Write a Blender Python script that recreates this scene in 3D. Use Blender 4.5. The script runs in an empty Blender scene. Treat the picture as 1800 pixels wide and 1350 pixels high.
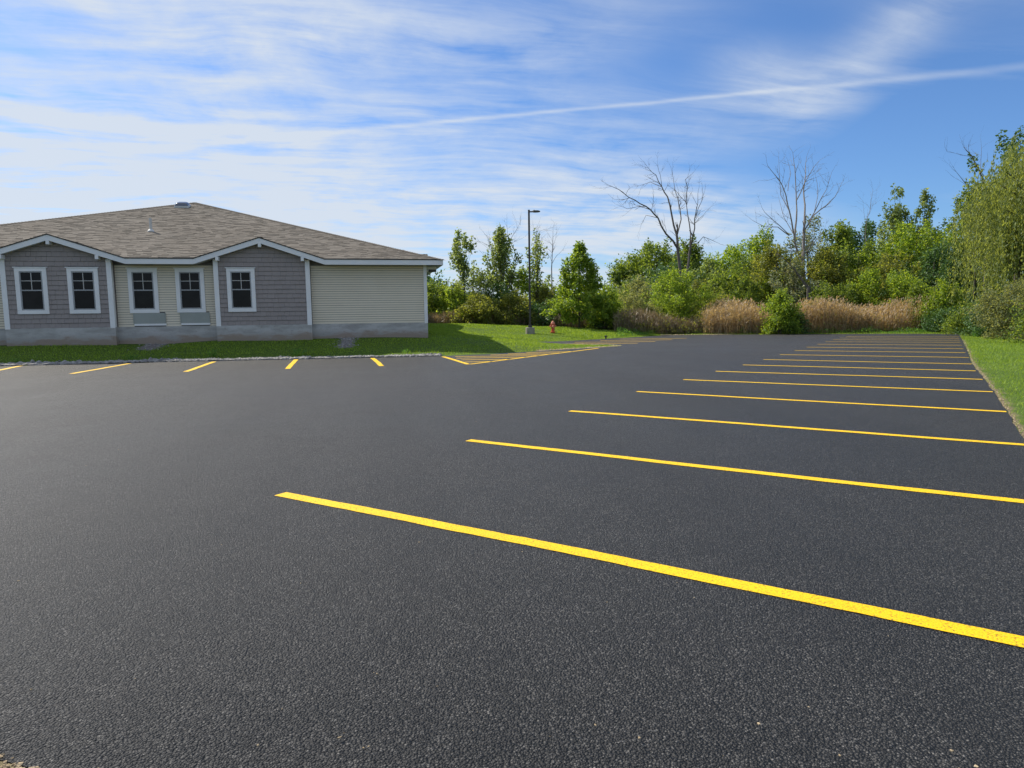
import bpy, math, random
import numpy as np
from mathutils import Vector, Matrix
from mathutils.geometry import delaunay_2d_cdt

SC = bpy.context.scene
COL = SC.collection
R = math.radians

# ---------------------------------------------------------------- camera
F_PX, PITCH, ROLL, YAW, EYE = 1160.0, 0.102, 0.0135, R(12.5), 1.5
_fw0 = np.array([math.sin(YAW), math.cos(YAW), 0]); _rt0 = np.array([math.cos(YAW), -math.sin(YAW), 0]); _up0 = np.array([0, 0, 1.0])
_fw = _fw0*math.cos(PITCH) - _up0*math.sin(PITCH); _up = _up0*math.cos(PITCH) + _fw0*math.sin(PITCH)
_r = _rt0*math.cos(ROLL) - _up*math.sin(ROLL); _u = _up*math.cos(ROLL) + _rt0*math.sin(ROLL)
cam_data = bpy.data.cameras.new('camera'); cam = bpy.data.objects.new('camera', cam_data); COL.objects.link(cam)
cam_data.sensor_width = 36; cam_data.lens = F_PX/1800*36; cam_data.clip_start = 0.05; cam_data.clip_end = 3000
cam.matrix_world = Matrix(((_r[0], _u[0], -_fw[0], 0), (_r[1], _u[1], -_fw[1], 0), (_r[2], _u[2], -_fw[2], EYE), (0, 0, 0, 1)))
SC.camera = cam

def ray(px, py):
    return (px-900)/F_PX*_r - (py-675)/F_PX*_u + _fw
def at(px, py, D):                       # world point at distance D along the view depth
    return np.array([0, 0, EYE]) + ray(px, py)*D
def gnd(px, py, z=0.0):
    d = ray(px, py); return np.array([0, 0, EYE]) + d*((z-EYE)/d[2])

# ---------------------------------------------------------------- world, sun, exposure
SUN_AZ, SUN_EL = R(-41), R(45)           # azimuth clockwise from +Y
SC.view_settings.view_transform = 'Standard'; SC.view_settings.look = 'None'
SC.view_settings.gamma = 1; SC.view_settings.use_curve_mapping = False
SC.view_settings.exposure = 0.32
SC.cycles.use_denoising = True
SC.cycles.max_bounces = 9; SC.cycles.diffuse_bounces = 7; SC.cycles.transparent_max_bounces = 8
sun_d = bpy.data.lights.new('sun', 'SUN'); sun_d.energy = 5.0; sun_d.angle = R(0.53); sun_d.color = (1.0, 0.93, 0.82)
sun = bpy.data.objects.new('sun', sun_d); COL.objects.link(sun)
_sd = Vector((math.sin(SUN_AZ)*math.cos(SUN_EL), math.cos(SUN_AZ)*math.cos(SUN_EL), math.sin(SUN_EL)))
sun.rotation_euler = _sd.to_track_quat('Z', 'Y').to_euler(); sun.location = (0, 0, 40)

class NT:
    """tiny node-tree helper"""
    def __init__(s, tree):
        s.t = tree; s.n = tree.nodes; s.l = tree.links
    def new(s, kind, **kw):
        n = s.n.new(kind)
        for k, v in kw.items(): setattr(n, k, v)
        return n
    def put(s, sock, v):
        if v is None: return
        if isinstance(v, bpy.types.NodeSocket): s.l.new(v, sock)
        else:
            if isinstance(v, (tuple, list)) and len(v) == 3 and sock.type == 'RGBA': v = (*v, 1)
            sock.default_value = v
    def m(s, op, a, b=None, c=None, clamp=False):
        n = s.new('ShaderNodeMath', operation=op, use_clamp=clamp)
        s.put(n.inputs[0], a); s.put(n.inputs[1], b); s.put(n.inputs[2], c); return n.outputs[0]
    def vm(s, op, a, b=None, out=0):
        n = s.new('ShaderNodeVectorMath', operation=op)
        s.put(n.inputs[0], a)
        if op == 'SCALE': s.put(n.inputs['Scale'], b)
        elif b is not None: s.put(n.inputs[1], b)
        return n.outputs[out]
    def noise(s, vec, scale, detail=4, rough=0.55, dist=0.0, col=False):
        n = s.new('ShaderNodeTexNoise'); s.put(n.inputs['Vector'], vec); s.put(n.inputs['Scale'], scale)
        s.put(n.inputs['Detail'], detail); s.put(n.inputs['Roughness'], rough); s.put(n.inputs['Distortion'], dist)
        return n.outputs['Color' if col else 0]
    def vor(s, vec, scale, out='Distance', feature='F1', rnd=1.0):
        n = s.new('ShaderNodeTexVoronoi', feature=feature); s.put(n.inputs['Vector'], vec); s.put(n.inputs['Scale'], scale)
        s.put(n.inputs['Randomness'], rnd); return n.outputs[out]
    def ramp(s, fac, stops, interp='LINEAR'):
        n = s.new('ShaderNodeValToRGB'); cr = n.color_ramp; cr.interpolation = interp
        while len(cr.elements) < len(stops): cr.elements.new(0.5)
        for e, (p, c) in zip(cr.elements, stops):
            e.position = p; e.color = (c, c, c, 1) if not isinstance(c, (tuple, list)) else (*c, 1)
        s.put(n.inputs[0], fac); return n.outputs[0]
    def mix(s, fac, a, b, kind='MIX'):
        n = s.new('ShaderNodeMix', data_type='RGBA', blend_type=kind)
        s.put(n.inputs[0], fac); s.put(n.inputs[6], a); s.put(n.inputs[7], b); return n.outputs[2]
    def mr(s, v, a, b, c=0.0, d=1.0, smooth=True):
        n = s.new('ShaderNodeMapRange', interpolation_type='SMOOTHSTEP' if smooth else 'LINEAR')
        s.put(n.inputs[0], v); s.put(n.inputs[1], a); s.put(n.inputs[2], b); s.put(n.inputs[3], c); s.put(n.inputs[4], d); return n.outputs[0]

world = bpy.data.worlds.new('World'); SC.world = world; world.use_nodes = True
w = NT(world.node_tree); w.n.clear()
sky = w.new('ShaderNodeTexSky', sky_type='NISHITA'); sky.sun_disc = False
sky.sun_elevation = SUN_EL; sky.sun_rotation = SUN_AZ
sky.altitude = 100; sky.air_density = 1.0; sky.dust_density = 0.6; sky.ozone_density = 2.2
geo = w.new('ShaderNodeNewGeometry')
tc = w.new('ShaderNodeTexCoord')
D = tc.outputs['Generated']               # view direction
sep = w.new('ShaderNodeSeparateXYZ'); w.put(sep.inputs[0], D)
zc = w.m('MAXIMUM', sep.outputs[2], 0.0)
den = w.m('ADD', zc, 0.10)
comb = w.new('ShaderNodeCombineXYZ')
w.put(comb.inputs[0], w.m('DIVIDE', sep.outputs[0], den)); w.put(comb.inputs[1], w.m('DIVIDE', sep.outputs[1], den))
P = comb.outputs[0]                        # point on the cirrus layer
def rotmap(vec, ang, sx, sy):
    n = w.new('ShaderNodeMapping'); w.put(n.inputs['Vector'], vec)
    n.inputs['Rotation'].default_value = (0, 0, ang); n.inputs['Scale'].default_value = (sx, sy, 1); return n.outputs[0]
warp = w.vm('SCALE', w.vm('SUBTRACT', w.noise(P, 0.8, 3, .5, col=True), (0.5, 0.5, 0.5)), 0.5)
Pw = w.vm('ADD', P, warp)
big = w.noise(rotmap(Pw, R(20), 0.42, 0.85), 1.0, 4, 0.55)
fib = w.noise(rotmap(Pw, R(-62), 0.55, 3.6), 1.6, 8, 0.66)
fib2 = w.noise(rotmap(Pw, R(-20), 1.0, 4.2), 1.7, 7, 0.62)
puff = w.noise(Pw, 3.2, 7, 0.6)
def dirpx(px, py):
    d = ray(px, py); return d/np.linalg.norm(d)
def blob(px, py, rx, ry, ang=0):           # soft elliptical patch of cirrus around one sky direction
    c = dirpx(px, py); d2 = dirpx(px+10*math.cos(ang), py+10*math.sin(ang)); a = d2-c; a -= c*a.dot(c); a /= np.linalg.norm(a); b = np.cross(c, a)
    wd = w.vm('ADD', D, w.vm('SCALE', warp, 0.10))
    x = w.m('DIVIDE', w.vm('DOT_PRODUCT', wd, tuple(a), out=1), rx/F_PX)
    y = w.m('DIVIDE', w.vm('DOT_PRODUCT', wd, tuple(b), out=1), ry/F_PX)
    f = w.m('MAXIMUM', w.vm('DOT_PRODUCT', D, tuple(c), out=1), 0.0)
    r2 = w.m('ADD', w.m('MULTIPLY', x, x), w.m('MULTIPLY', y, y))
    return w.m('MULTIPLY', w.m('EXPONENT', w.m('MULTIPLY', r2, -1.0)), w.m('GREATER_THAN', f, 0.0))
def addall(lst):
    o = lst[0]
    for q in lst[1:]: o = w.m('ADD', o, q)
    return o
def wt(b, k): return w.m('MULTIPLY', b, k)
veil = addall([wt(blob(250, 250, 620, 260), .46), wt(blob(800, 440, 520, 130), .62), wt(blob(450, 60, 420, 130, .1), .30),
               wt(blob(1180, 300, 300, 90, -.3), .48), wt(blob(1350, 150, 120, 50, .5), .44), wt(blob(1560, 70, 130, 40, -.7), .38),
               wt(blob(1230, 370, 170, 45, -.05), .62), wt(blob(-400, 300, 700, 300), .45), wt(blob(560, 50, 260, 60, .15), .22),
               wt(blob(120, 215, 140, 40, .1), .4), wt(blob(1000, 60, 300, 50, -.2), .22), wt(blob(1690, 335, 60, 14), .2), wt(blob(160, 380, 420, 60), .35)])
hole = addall([wt(blob(1560, 280, 330, 130, -.1), .55), wt(blob(1230, 90, 170, 90, -.3), .30), wt(blob(560, 140, 130, 40, .2), .18), wt(blob(110, 120, 120, 36, .2), .25),
               wt(blob(1280, 300, 190, 40, -.12), .3), wt(blob(740, 130, 110, 36), .25), wt(blob(660, 405, 140, 14), .25), wt(blob(270, 270, 120, 16, -.1), .2)])
base = w.m('ADD', w.m('MULTIPLY', w.m('SUBTRACT', veil, hole), 0.64), 0.03)
tex = w.m('ADD', w.m('ADD', w.m('MULTIPLY', fib, 0.62), w.m('MULTIPLY', fib2, 0.50)), w.m('ADD', w.m('MULTIPLY', big, 0.85), w.m('MULTIPLY', puff, 0.63)))
dens = w.m('MULTIPLY', base, w.mr(tex, 1.03, 1.60, 0.02, 2.15, smooth=False))
dens = w.m('ADD', dens, w.m('MULTIPLY', w.m('SUBTRACT', tex, 1.3), w.m('MULTIPLY', w.m('MAXIMUM', base, 0.0), 0.5)))
# contrail: a thin band along one great circle, spreading towards the right
n_ = np.cross(dirpx(0, 288), dirpx(1800, 118)); n_ /= np.linalg.norm(n_)
t_ = dirpx(1800, 118)-dirpx(0, 288); t_ /= np.linalg.norm(t_)
wob = w.m('MULTIPLY', w.m('SUBTRACT', w.noise(D, 9.0, 5, 0.6), 0.5), 0.006)
dist = w.m('ADD', w.vm('DOT_PRODUCT', D, tuple(n_), out=1), wob)
along = w.vm('DOT_PRODUCT', D, tuple(t_), out=1)
wid = w.mr(along, -0.6, 0.1, 0.0042, 0.0026, smooth=False)
wid = w.m('ADD', wid, w.mr(along, 0.25, 0.62, 0.0, 0.0022))
q = w.m('DIVIDE', dist, wid)
trail = w.m('EXPONENT', w.m('MULTIPLY', w.m('MULTIPLY', q, q), -1.0))
q2 = w.m('DIVIDE', dist, 0.03)
halo = w.m('MULTIPLY', w.m('EXPONENT', w.m('MULTIPLY', w.m('MULTIPLY', q2, q2), -1.0)), w.mr(fib, 0.35, 0.7, 0.0, 0.16))
trail = w.m('MULTIPLY', trail, w.mr(w.noise(D, 7.0, 4, .6), 0.3, 0.7, 0.28, 0.42))
front = w.m('GREATER_THAN', w.vm('DOT_PRODUCT', D, tuple(_fw), out=1), 0.0)
trail = w.m('MULTIPLY', w.m('ADD', w.m('MULTIPLY', trail, w.mr(along, .2, .65, 1.0, .62)), halo), front)
dens = w.m('ADD', dens, trail)
outside = w.mr(w.vm('DOT_PRODUCT', D, tuple(_fw), out=1), 0.35, 0.80, 1.0, 0.0)   # the same thin veil goes on beyond the frame
dens = w.m('ADD', dens, w.m('MULTIPLY', outside, w.mr(tex, 0.95, 1.6, 0.12, 0.75, smooth=False)))
low = w.mr(sep.outputs[2], 0.0, 0.22, 0.22, 0.0)
dens = w.m('MINIMUM', w.m('MAXIMUM', w.m('ADD', dens, low), 0.0), 0.93)
tint = w.mix(1.0, sky.outputs[0], (0.68, 0.95, 1.30), 'MULTIPLY')
skycol = w.mix(dens, tint, (6.3, 6.9, 7.7))
bg = w.new('ShaderNodeBackground'); w.put(bg.inputs[0], skycol); bg.inputs[1].default_value = 0.088
out = w.new('ShaderNodeOutputWorld'); w.l.new(bg.outputs[0], out.inputs[0])

# ---------------------------------------------------------------- helpers
def tagged(o, label=None, cat=None, group=None, kind=None):
    if label: o['label'] = label
    if cat: o['category'] = cat
    if group: o['group'] = group
    if kind: o['kind'] = kind
    return o
def empty(name, loc, **kw):
    o = bpy.data.objects.new(name, None); o.location = loc; o.empty_display_size = .3; COL.objects.link(o); return tagged(o, **kw)
def world_loc(o):
    l = Vector(o.location)
    if o.parent: l = world_loc(o.parent) + l
    return l
def link(name, me, mat, parent=None, **kw):
    o = bpy.data.objects.new(name, me); COL.objects.link(o)
    if mat is not None and not me.materials: me.materials.append(mat)
    if parent is not None:
        o.parent = parent; o.matrix_parent_inverse = Matrix.Identity(4)
        o.location = -world_loc(parent)      # meshes are written in world coordinates
    return tagged(o, **kw)
def mesh_np(name, V, Fc, smooth=False):
    """V (n,3), Fc (m,k) same-size faces"""
    V = np.asarray(V, np.float32); Fc = np.asarray(Fc, np.int32)
    me = bpy.data.meshes.new(name); k = Fc.shape[1]
    me.vertices.add(len(V)); me.vertices.foreach_set('co', V.ravel())
    me.loops.add(Fc.size); me.loops.foreach_set('vertex_index', Fc.ravel())
    me.polygons.add(len(Fc)); me.polygons.foreach_set('loop_start', np.arange(0, Fc.size, k, dtype=np.int32))
    me.polygons.foreach_set('use_smooth', np.full(len(Fc), smooth)); me.update(calc_edges=True); return me
class MB:
    def __init__(s): s.v = []; s.f = []
    def poly(s, pts):
        i = len(s.v); s.v += [tuple(p) for p in pts]; s.f.append(tuple(range(i, i+len(pts)))); return s
    def box(s, x0, x1, y0, y1, z0, z1):
        return s.hexa([(x0, y0, z0), (x1, y0, z0), (x1, y1, z0), (x0, y1, z0), (x0, y0, z1), (x1, y0, z1), (x1, y1, z1), (x0, y1, z1)])
    def hexa(s, p):
        i = len(s.v); s.v += [tuple(q) for q in p]
        for f in ((0, 3, 2, 1), (4, 5, 6, 7), (0, 1, 5, 4), (1, 2, 6, 5), (2, 3, 7, 6), (3, 0, 4, 7)): s.f.append(tuple(i+a for a in f))
        return s
    def prism_y(s, prof, y0, y1):             # profile in XZ, extruded along Y
        n = len(prof); i = len(s.v)
        s.v += [(x, y0, z) for x, z in prof] + [(x, y1, z) for x, z in prof]
        s.f.append(tuple(i+k for k in range(n))); s.f.append(tuple(i+n+k for k in reversed(range(n))))
        for k in range(n): s.f.append((i+k, i+n+k, i+n+(k+1) % n, i+(k+1) % n))
        return s
    def tube(s, pts, rad, n=8, cap=True):
        pts = [np.array(p, float) for p in pts]
        if not hasattr(rad, '__len__'): rad = [rad]*len(pts)
        rings = []; t0 = None; a = None
        for k, p in enumerate(pts):
            t = pts[min(k+1, len(pts)-1)]-pts[max(k-1, 0)]; t = t/(np.linalg.norm(t)+1e-9)
            if a is None:
                a = np.cross(t, [0, 0, 1.0]) if abs(t[2]) < .9 else np.cross(t, [1.0, 0, 0])
            a = a - t*a.dot(t); a = a/(np.linalg.norm(a)+1e-9); b = np.cross(t, a)
            i = len(s.v)
            for j in range(n):
                g = 2*math.pi*j/n; s.v.append(tuple(p + rad[k]*(a*math.cos(g)+b*math.sin(g))))
            rings.append(i)
        for r0, r1 in zip(rings, rings[1:]):
            for j in range(n): s.f.append((r0+j, r0+(j+1) % n, r1+(j+1) % n, r1+j))
        if cap: s.f.append(tuple(rings[0]+j for j in reversed(range(n)))); s.f.append(tuple(rings[-1]+j for j in range(n)))
        return s
    def lathe(s, c, prof, n=24):              # profile [(r,z)]
        return s.tube([(c[0], c[1], c[2]+z) for r, z in prof], [max(r, 1e-4) for r, z in prof], n)
    def build(s, name, mat, parent=None, smooth=False, bevel=0, **kw):
        me = bpy.data.meshes.new(name); me.from_pydata(s.v, [], s.f)
        if smooth: me.polygons.foreach_set('use_smooth', np.ones(len(me.polygons), bool))
        me.update(); o = link(name, me, mat, parent, **kw)
        if bevel:
            b = o.modifiers.new('bevel', 'BEVEL'); b.width = bevel; b.segments = 2; b.limit_method = 'ANGLE'
        return o

def mat(name, color, rough=0.7, spec=0.5, metal=0.0, emit=None):
    m = bpy.data.materials.new(name); m.use_nodes = True; t = NT(m.node_tree); b = t.n['Principled BSDF']
    b.inputs['Base Color'].default_value = (*color, 1); b.inputs['Roughness'].default_value = rough
    b.inputs['Specular IOR Level'].default_value = spec; b.inputs['Metallic'].default_value = metal
    return m, t, b
def obj_coords(t): return t.new('ShaderNodeNewGeometry').outputs['Position']
def bump(t, b, h, strength=0.5, dist=0.01):
    n = t.new('ShaderNodeBump'); t.put(n.inputs['Height'], h); n.inputs['Strength'].default_value = strength; n.inputs['Distance'].default_value = dist
    t.l.new(n.outputs[0], b.inputs['Normal']); return n

# ---------------------------------------------------------------- materials
def m_asphalt():
    m, t, b = mat('asphalt', (.04, .04, .045), .6)
    p = obj_coords(t)
    pw = t.vm('ADD', p, t.vm('SCALE', t.noise(p, 60, 2, .5, col=True), .006))
    cell = t.vor(pw, 104, 'Color'); d = t.vor(pw, 104, 'Distance')          # coarse aggregate
    cell2 = t.vor(p, 240, 'Color'); d2 = t.vor(p, 240, 'Distance')        # fines
    sepc = t.new('ShaderNodeSeparateColor'); t.put(sepc.inputs[0], cell)
    sepd = t.new('ShaderNodeSeparateColor'); t.put(sepd.inputs[0], cell2)
    n1 = t.noise(p, 0.22, 5, .6); n2 = t.noise(p, 3, 4, .6); n3 = t.noise(p, 22, 3, .6)
    v = t.m('ADD', t.m('MULTIPLY', sepc.outputs[0], .68), t.m('MULTIPLY', sepd.outputs[0], .32))
    coarse = t.mr(t.noise(p, 1.6, 5, .65), .36, .64, .80, 1.10)          # open-textured and closed patches
    c = t.ramp(v, [(0.0, (.004, .004, .0037)), (.40, (.0115, .011, .010)), (.64, (.029, .0275, .0255)), (.84, (.090, .086, .079)), (1.0, (.23, .22, .205))])
    c = t.mix(t.m('MULTIPLY', t.mr(d, .35, .75, 0, .8), coarse), c, (.003, .003, .003))          # binder-filled gaps between stones
    # paving lanes and slow uneven tone, wheel scuffs, dusty patches
    mp = t.new('ShaderNodeMapping'); t.put(mp.inputs[0], p); mp.inputs['Rotation'].default_value = (0, 0, R(44)); mp.inputs['Scale'].default_value = (.9, .10, 1)
    lane = t.noise(mp.outputs[0], .8, 5, .55)
    mac = t.m('MULTIPLY', t.m('MULTIPLY', t.mr(n1, .3, .7, .84, 1.16), t.mr(n2, .3, .7, .90, 1.10)), t.mr(lane, .3, .7, .82, 1.16))
    mx = t.new('ShaderNodeCombineColor')
    for i in range(3): t.put(mx.inputs[i], mac)
    c = t.mix(1.0, c, mx.outputs[0], 'MULTIPLY')
    c = t.mix(t.mr(t.noise(p, 1.1, 7, .72), .66, .78, 0, .25), c, (.075, .070, .062))
    t.put(b.inputs['Base Color'], c)
    t.put(b.inputs['Roughness'], t.m('ADD', t.mr(n1, .3, .7, .45, .53), t.m('MULTIPLY', sepc.outputs[2], .12)))
    h = t.m('MULTIPLY', 1.0, t.m('ADD', t.m('MULTIPLY', d, -1.8), t.m('ADD', t.m('MULTIPLY', d2, -.4), t.m('ADD', t.m('MULTIPLY', n3, .3), t.m('MULTIPLY', sepc.outputs[1], 1.3)))))
    b.inputs['Specular IOR Level'].default_value = .40
    bump(t, b, h, 1.0, .0066); return m
def m_paint():
    m, t, b = mat('yellow_road_paint', (.85, .50, .004), .6)
    p = obj_coords(t)
    n = t.noise(p, 60, 4, .7); n2 = t.noise(p, 2.0, 3, .6)
    g = t.mr(t.m('ADD', t.m('MULTIPLY', n, .6), t.m('MULTIPLY', t.vor(p, 90), .55)), .62, .80, 0, .8)
    c = t.mix(t.mr(n2, .3, .7, 0, .6), (.88, .55, .003), (.82, .48, .006)); c = t.mix(g, c, (.16, .11, .02))
    t.put(b.inputs['Base Color'], c)
    b.inputs['Specular IOR Level'].default_value = .3
    h = t.m('ADD', t.m('MULTIPLY', t.vor(p, 90), -.9), t.m('MULTIPLY', t.noise(p, 45, 3, .6), .9)); bump(t, b, h, .45, .005)
    return m
def m_ground():
    m, t, b = mat('lawn_soil', (.06, .09, .02), .9, .2)
    p = obj_coords(t)
    at_ = t.new('ShaderNodeAttribute', attribute_name='edge'); e = at_.outputs['Fac']
    n1 = t.noise(p, .22, 4, .6); n2 = t.noise(p, 2.2, 5, .65); n3 = t.noise(p, 26, 4, .7)
    g = t.ramp(t.m('ADD', t.m('MULTIPLY', n1, .6), t.m('MULTIPLY', n2, .4)), [(.3, (.045, .080, .010)), (.5, (.080, .135, .014)), (.7, (.115, .170, .022))])
    g = t.mix(t.mr(n3, .35, .7, 0, .5), g, (.045, .080, .014))
    dirt = t.mix(t.mr(n3, .3, .7), (.26, .21, .13), (.15, .115, .065))
    f = t.m('MULTIPLY', t.mr(t.m('ADD', e, t.m('MULTIPLY', t.m('SUBTRACT', n2, .5), 1.4)), .35, .8), .9)
    c = t.mix(f, g, dirt)
    wa = t.new('ShaderNodeAttribute', attribute_name='wash').outputs['Fac']
    c = t.mix(t.mr(t.m('ADD', wa, t.m('MULTIPLY', t.m('SUBTRACT', t.noise(p, 3.5, 5, .7), .5), 1.2)), .4, .75), c, (.20, .18, .17))
    t.put(b.inputs['Base Color'], c); bump(t, b, t.m('ADD', n3, t.m('MULTIPLY', n2, 2)), .8, .04); return m
def leaf_mat(name, dark, mid, light, trans=.55, spec=.4, rough=.55):
    m = bpy.data.materials.new(name); m.use_nodes = True; t = NT(m.node_tree); b = t.n['Principled BSDF']
    isl = t.new('ShaderNodeNewGeometry').outputs['Random Per Island']
    p = obj_coords(t); n = t.noise(p, .9, 3, .6)
    v = t.m('ADD', t.m('MULTIPLY', isl, .6), t.m('MULTIPLY', n, .45))
    c = t.ramp(v, [(.12, dark), (.5, mid), (.9, light)])
    t.put(b.inputs['Base Color'], c); b.inputs['Roughness'].default_value = rough; b.inputs['Specular IOR Level'].default_value = spec
    tr = t.new('ShaderNodeBsdfTranslucent'); c2 = t.mix(1.0, c, (2.1, 1.75, .8), 'MULTIPLY'); t.put(tr.inputs[0], c2)
    ms = t.new('ShaderNodeMixShader'); ms.inputs[0].default_value = trans
    t.l.new(b.outputs[0], ms.inputs[1]); t.l.new(tr.outputs[0], ms.inputs[2]); t.l.new(ms.outputs[0], t.n['Material Output'].inputs[0]); return m
def m_bark(name, a, b_, sc=9):
    m, t, b = mat(name, a, .85, .2); p = obj_coords(t)
    mp = t.new('ShaderNodeMapping'); t.put(mp.inputs[0], p); mp.inputs['Scale'].default_value = (1, 1, .25)
    n = t.noise(mp.outputs[0], sc, 5, .65); t.put(b.inputs['Base Color'], t.mix(t.mr(n, .3, .7), a, b_)); bump(t, b, n, .6, .03); return m
def m_noise(name, a, b_, sc=4, rough=.7, spec=.4, bs=.2, bd=.004, bsc=60, metal=0.0):
    m, t, b = mat(name, a, rough, spec, metal); p = obj_coords(t)
    t.put(b.inputs['Base Color'], t.mix(t.mr(t.noise(p, sc, 5, .65), .3, .7), a, b_)); bump(t, b, t.noise(p, bsc, 4, .6), bs, bd); return m
def m_island(name, a, b_, rough=.75, spec=.3, nsc=3.0, grain=(1, 1, 1), namt=.4):
    m, t, b = mat(name, a, rough, spec); p = obj_coords(t)
    isl = t.new('ShaderNodeNewGeometry').outputs['Random Per Island']
    mp = t.new('ShaderNodeMapping'); t.put(mp.inputs[0], p); mp.inputs['Scale'].default_value = grain
    n = t.noise(mp.outputs[0], nsc, 4, .6)
    v = t.m('ADD', t.m('MULTIPLY', isl, 1-namt), t.m('MULTIPLY', t.mr(n, .3, .7), namt))
    t.put(b.inputs['Base Color'], t.mix(v, a, b_)); bump(t, b, t.noise(mp.outputs[0], 40, 4, .6), .3, .003); return m
def m_shingle():
    m, t, b = mat('asphalt_shingle', (.2, .17, .14), .95, .15); p = obj_coords(t)
    isl = t.new('ShaderNodeNewGeometry').outputs['Random Per Island']
    c = t.ramp(isl, [(0, (.160, .140, .117)), (.35, (.190, .168, .142)), (.65, (.212, .189, .160)), (1, (.245, .219, .186))])
    n = t.noise(p, .5, 4, .6); g = t.noise(p, 220, 2, .6)
    c = t.mix(t.mr(n, .35, .65, 0, .35), c, (.150, .128, .102)); c = t.mix(t.mr(g, .3, .7, 0, .3), c, (.11, .094, .075))
    t.put(b.inputs['Base Color'], c); bump(t, b, g, .4, .003); return m
def m_concrete():
    m, t, b = mat('parged_concrete', (.3, .3, .3), .85, .3); p = obj_coords(t)
    s = t.new('ShaderNodeSeparateXYZ'); t.put(s.inputs[0], p)
    mp = t.new('ShaderNodeMapping'); t.put(mp.inputs[0], p); mp.inputs['Scale'].default_value = (.55, .55, 1.8)
    n = t.noise(mp.outputs[0], 2.2, 6, .65); n2 = t.noise(p, 9, 5, .7)
    c = t.mix(t.mr(n, .35, .65), (.48, .47, .46), (.34, .33, .315))
    # earth splash stains of irregular height along the bottom
    z = t.m('ADD', s.outputs[2], t.m('MULTIPLY', t.m('SUBTRACT', n, .5), 1.1))
    c = t.mix(t.mr(z, .68, .98, .85, 0), c, (.27, .205, .155))
    c = t.mix(t.mr(n2, .58, .72, 0, .45), c, (.16, .14, .125))
    t.put(b.inputs['Base Color'], c); bump(t, b, n2, .4, .01); return m
def m_glass():
    m, t, b = mat('dark_window_glass', (.012, .014, .018), .05, .16); p = obj_coords(t)
    t.put(b.inputs['Base Color'], t.mix(t.mr(t.noise(p, 2.2, 3, .5), .4, .65), (.003, .0035, .0045), (.009, .009, .010)))
    bump(t, b, t.noise(p, 1.2, 2, .5), .05, .01); return m

M = dict(
    asphalt=m_asphalt(), paint=m_paint(), ground=m_ground(), shingle=m_shingle(), concrete=m_concrete(), glass=m_glass(),
    trim=m_noise('white_painted_trim', (.80, .80, .80), (.74, .74, .74), 1.5, .5),
    fascia=m_noise('white_fascia', (.78, .79, .80), (.72, .73, .74), 1.2, .45),
    soffit=m_noise('soffit_vinyl', (.55, .56, .57), (.48, .49, .50), 2),
    shake=m_island('grey_shake_siding', (.285, .250, .238), (.315, .278, .264), nsc=2.0, grain=(6, 6, 1)),
    lap=m_island('cream_lap_siding', (.66, .59, .46), (.72, .65, .52), .6, .35, nsc=1.5),
    panel=m_noise('grey_green_panel', (.34, .36, .335), (.30, .32, .295), 1.5, .6),
    sheath=m_noise('wall_sheathing', (.16, .15, .145), (.13, .12, .12), 2),
    drip=m_noise('dark_drip_edge', (.035, .032, .032), (.05, .045, .042), 3),
    blackmetal=m_noise('dark_bronze_metal', (.030, .027, .025), (.05, .045, .04), 3, .45, .5),
    sash=m_noise('grey_sash', (.34, .35, .36), (.29, .30, .31), 3, .5),
    pvc=m_noise('grey_vent_pipe', (.55, .54, .52), (.48, .47, .45), 3, .6),
    lead=m_noise('pale_flashing', (.62, .60, .56), (.5, .5, .48), 6, .5),
    dome=mat('skylight_acrylic', (.10, .11, .14), .10, .9)[0],
    hydrant=m_noise('faded_orange_paint', (.50, .075, .03), (.58, .13, .06), 9, .6, .4, .3, .004, 80),
    hydcap=m_noise('pink_faded_paint', (.66, .27, .19), (.58, .17, .10), 9, .6),
    base=m_noise('pole_base_concrete', (.34, .32, .27), (.25, .235, .20), 3, .9, .3, .5, .01, 30),
    stone=m_island('pale_gravel_stone', (.14, .135, .13), (.42, .40, .37), .9, .2),
    dirt=m_noise('dry_sandy_soil', (.50, .40, .26), (.30, .23, .14), 14, .95, .2, .8, .02, 60),
    white=m_noise('white_sheet_roof', (.75, .76, .76), (.68, .69, .70), .2),
    curtain=m_noise('pale_cloth', (.35, .25, .22), (.28, .2, .18), 20),
    bark=m_bark('dark_bark', (.060, .050, .040), (.11, .095, .078)),
    deadbark=m_bark('weathered_dead_wood', (.17, .15, .135), (.30, .27, .245)),
    darkdead=m_bark('dark_dead_wood', (.085, .075, .068), (.16, .145, .13)),
    stem=m_bark('shrub_stem', (.10, .085, .065), (.16, .14, .11)),
)
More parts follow.
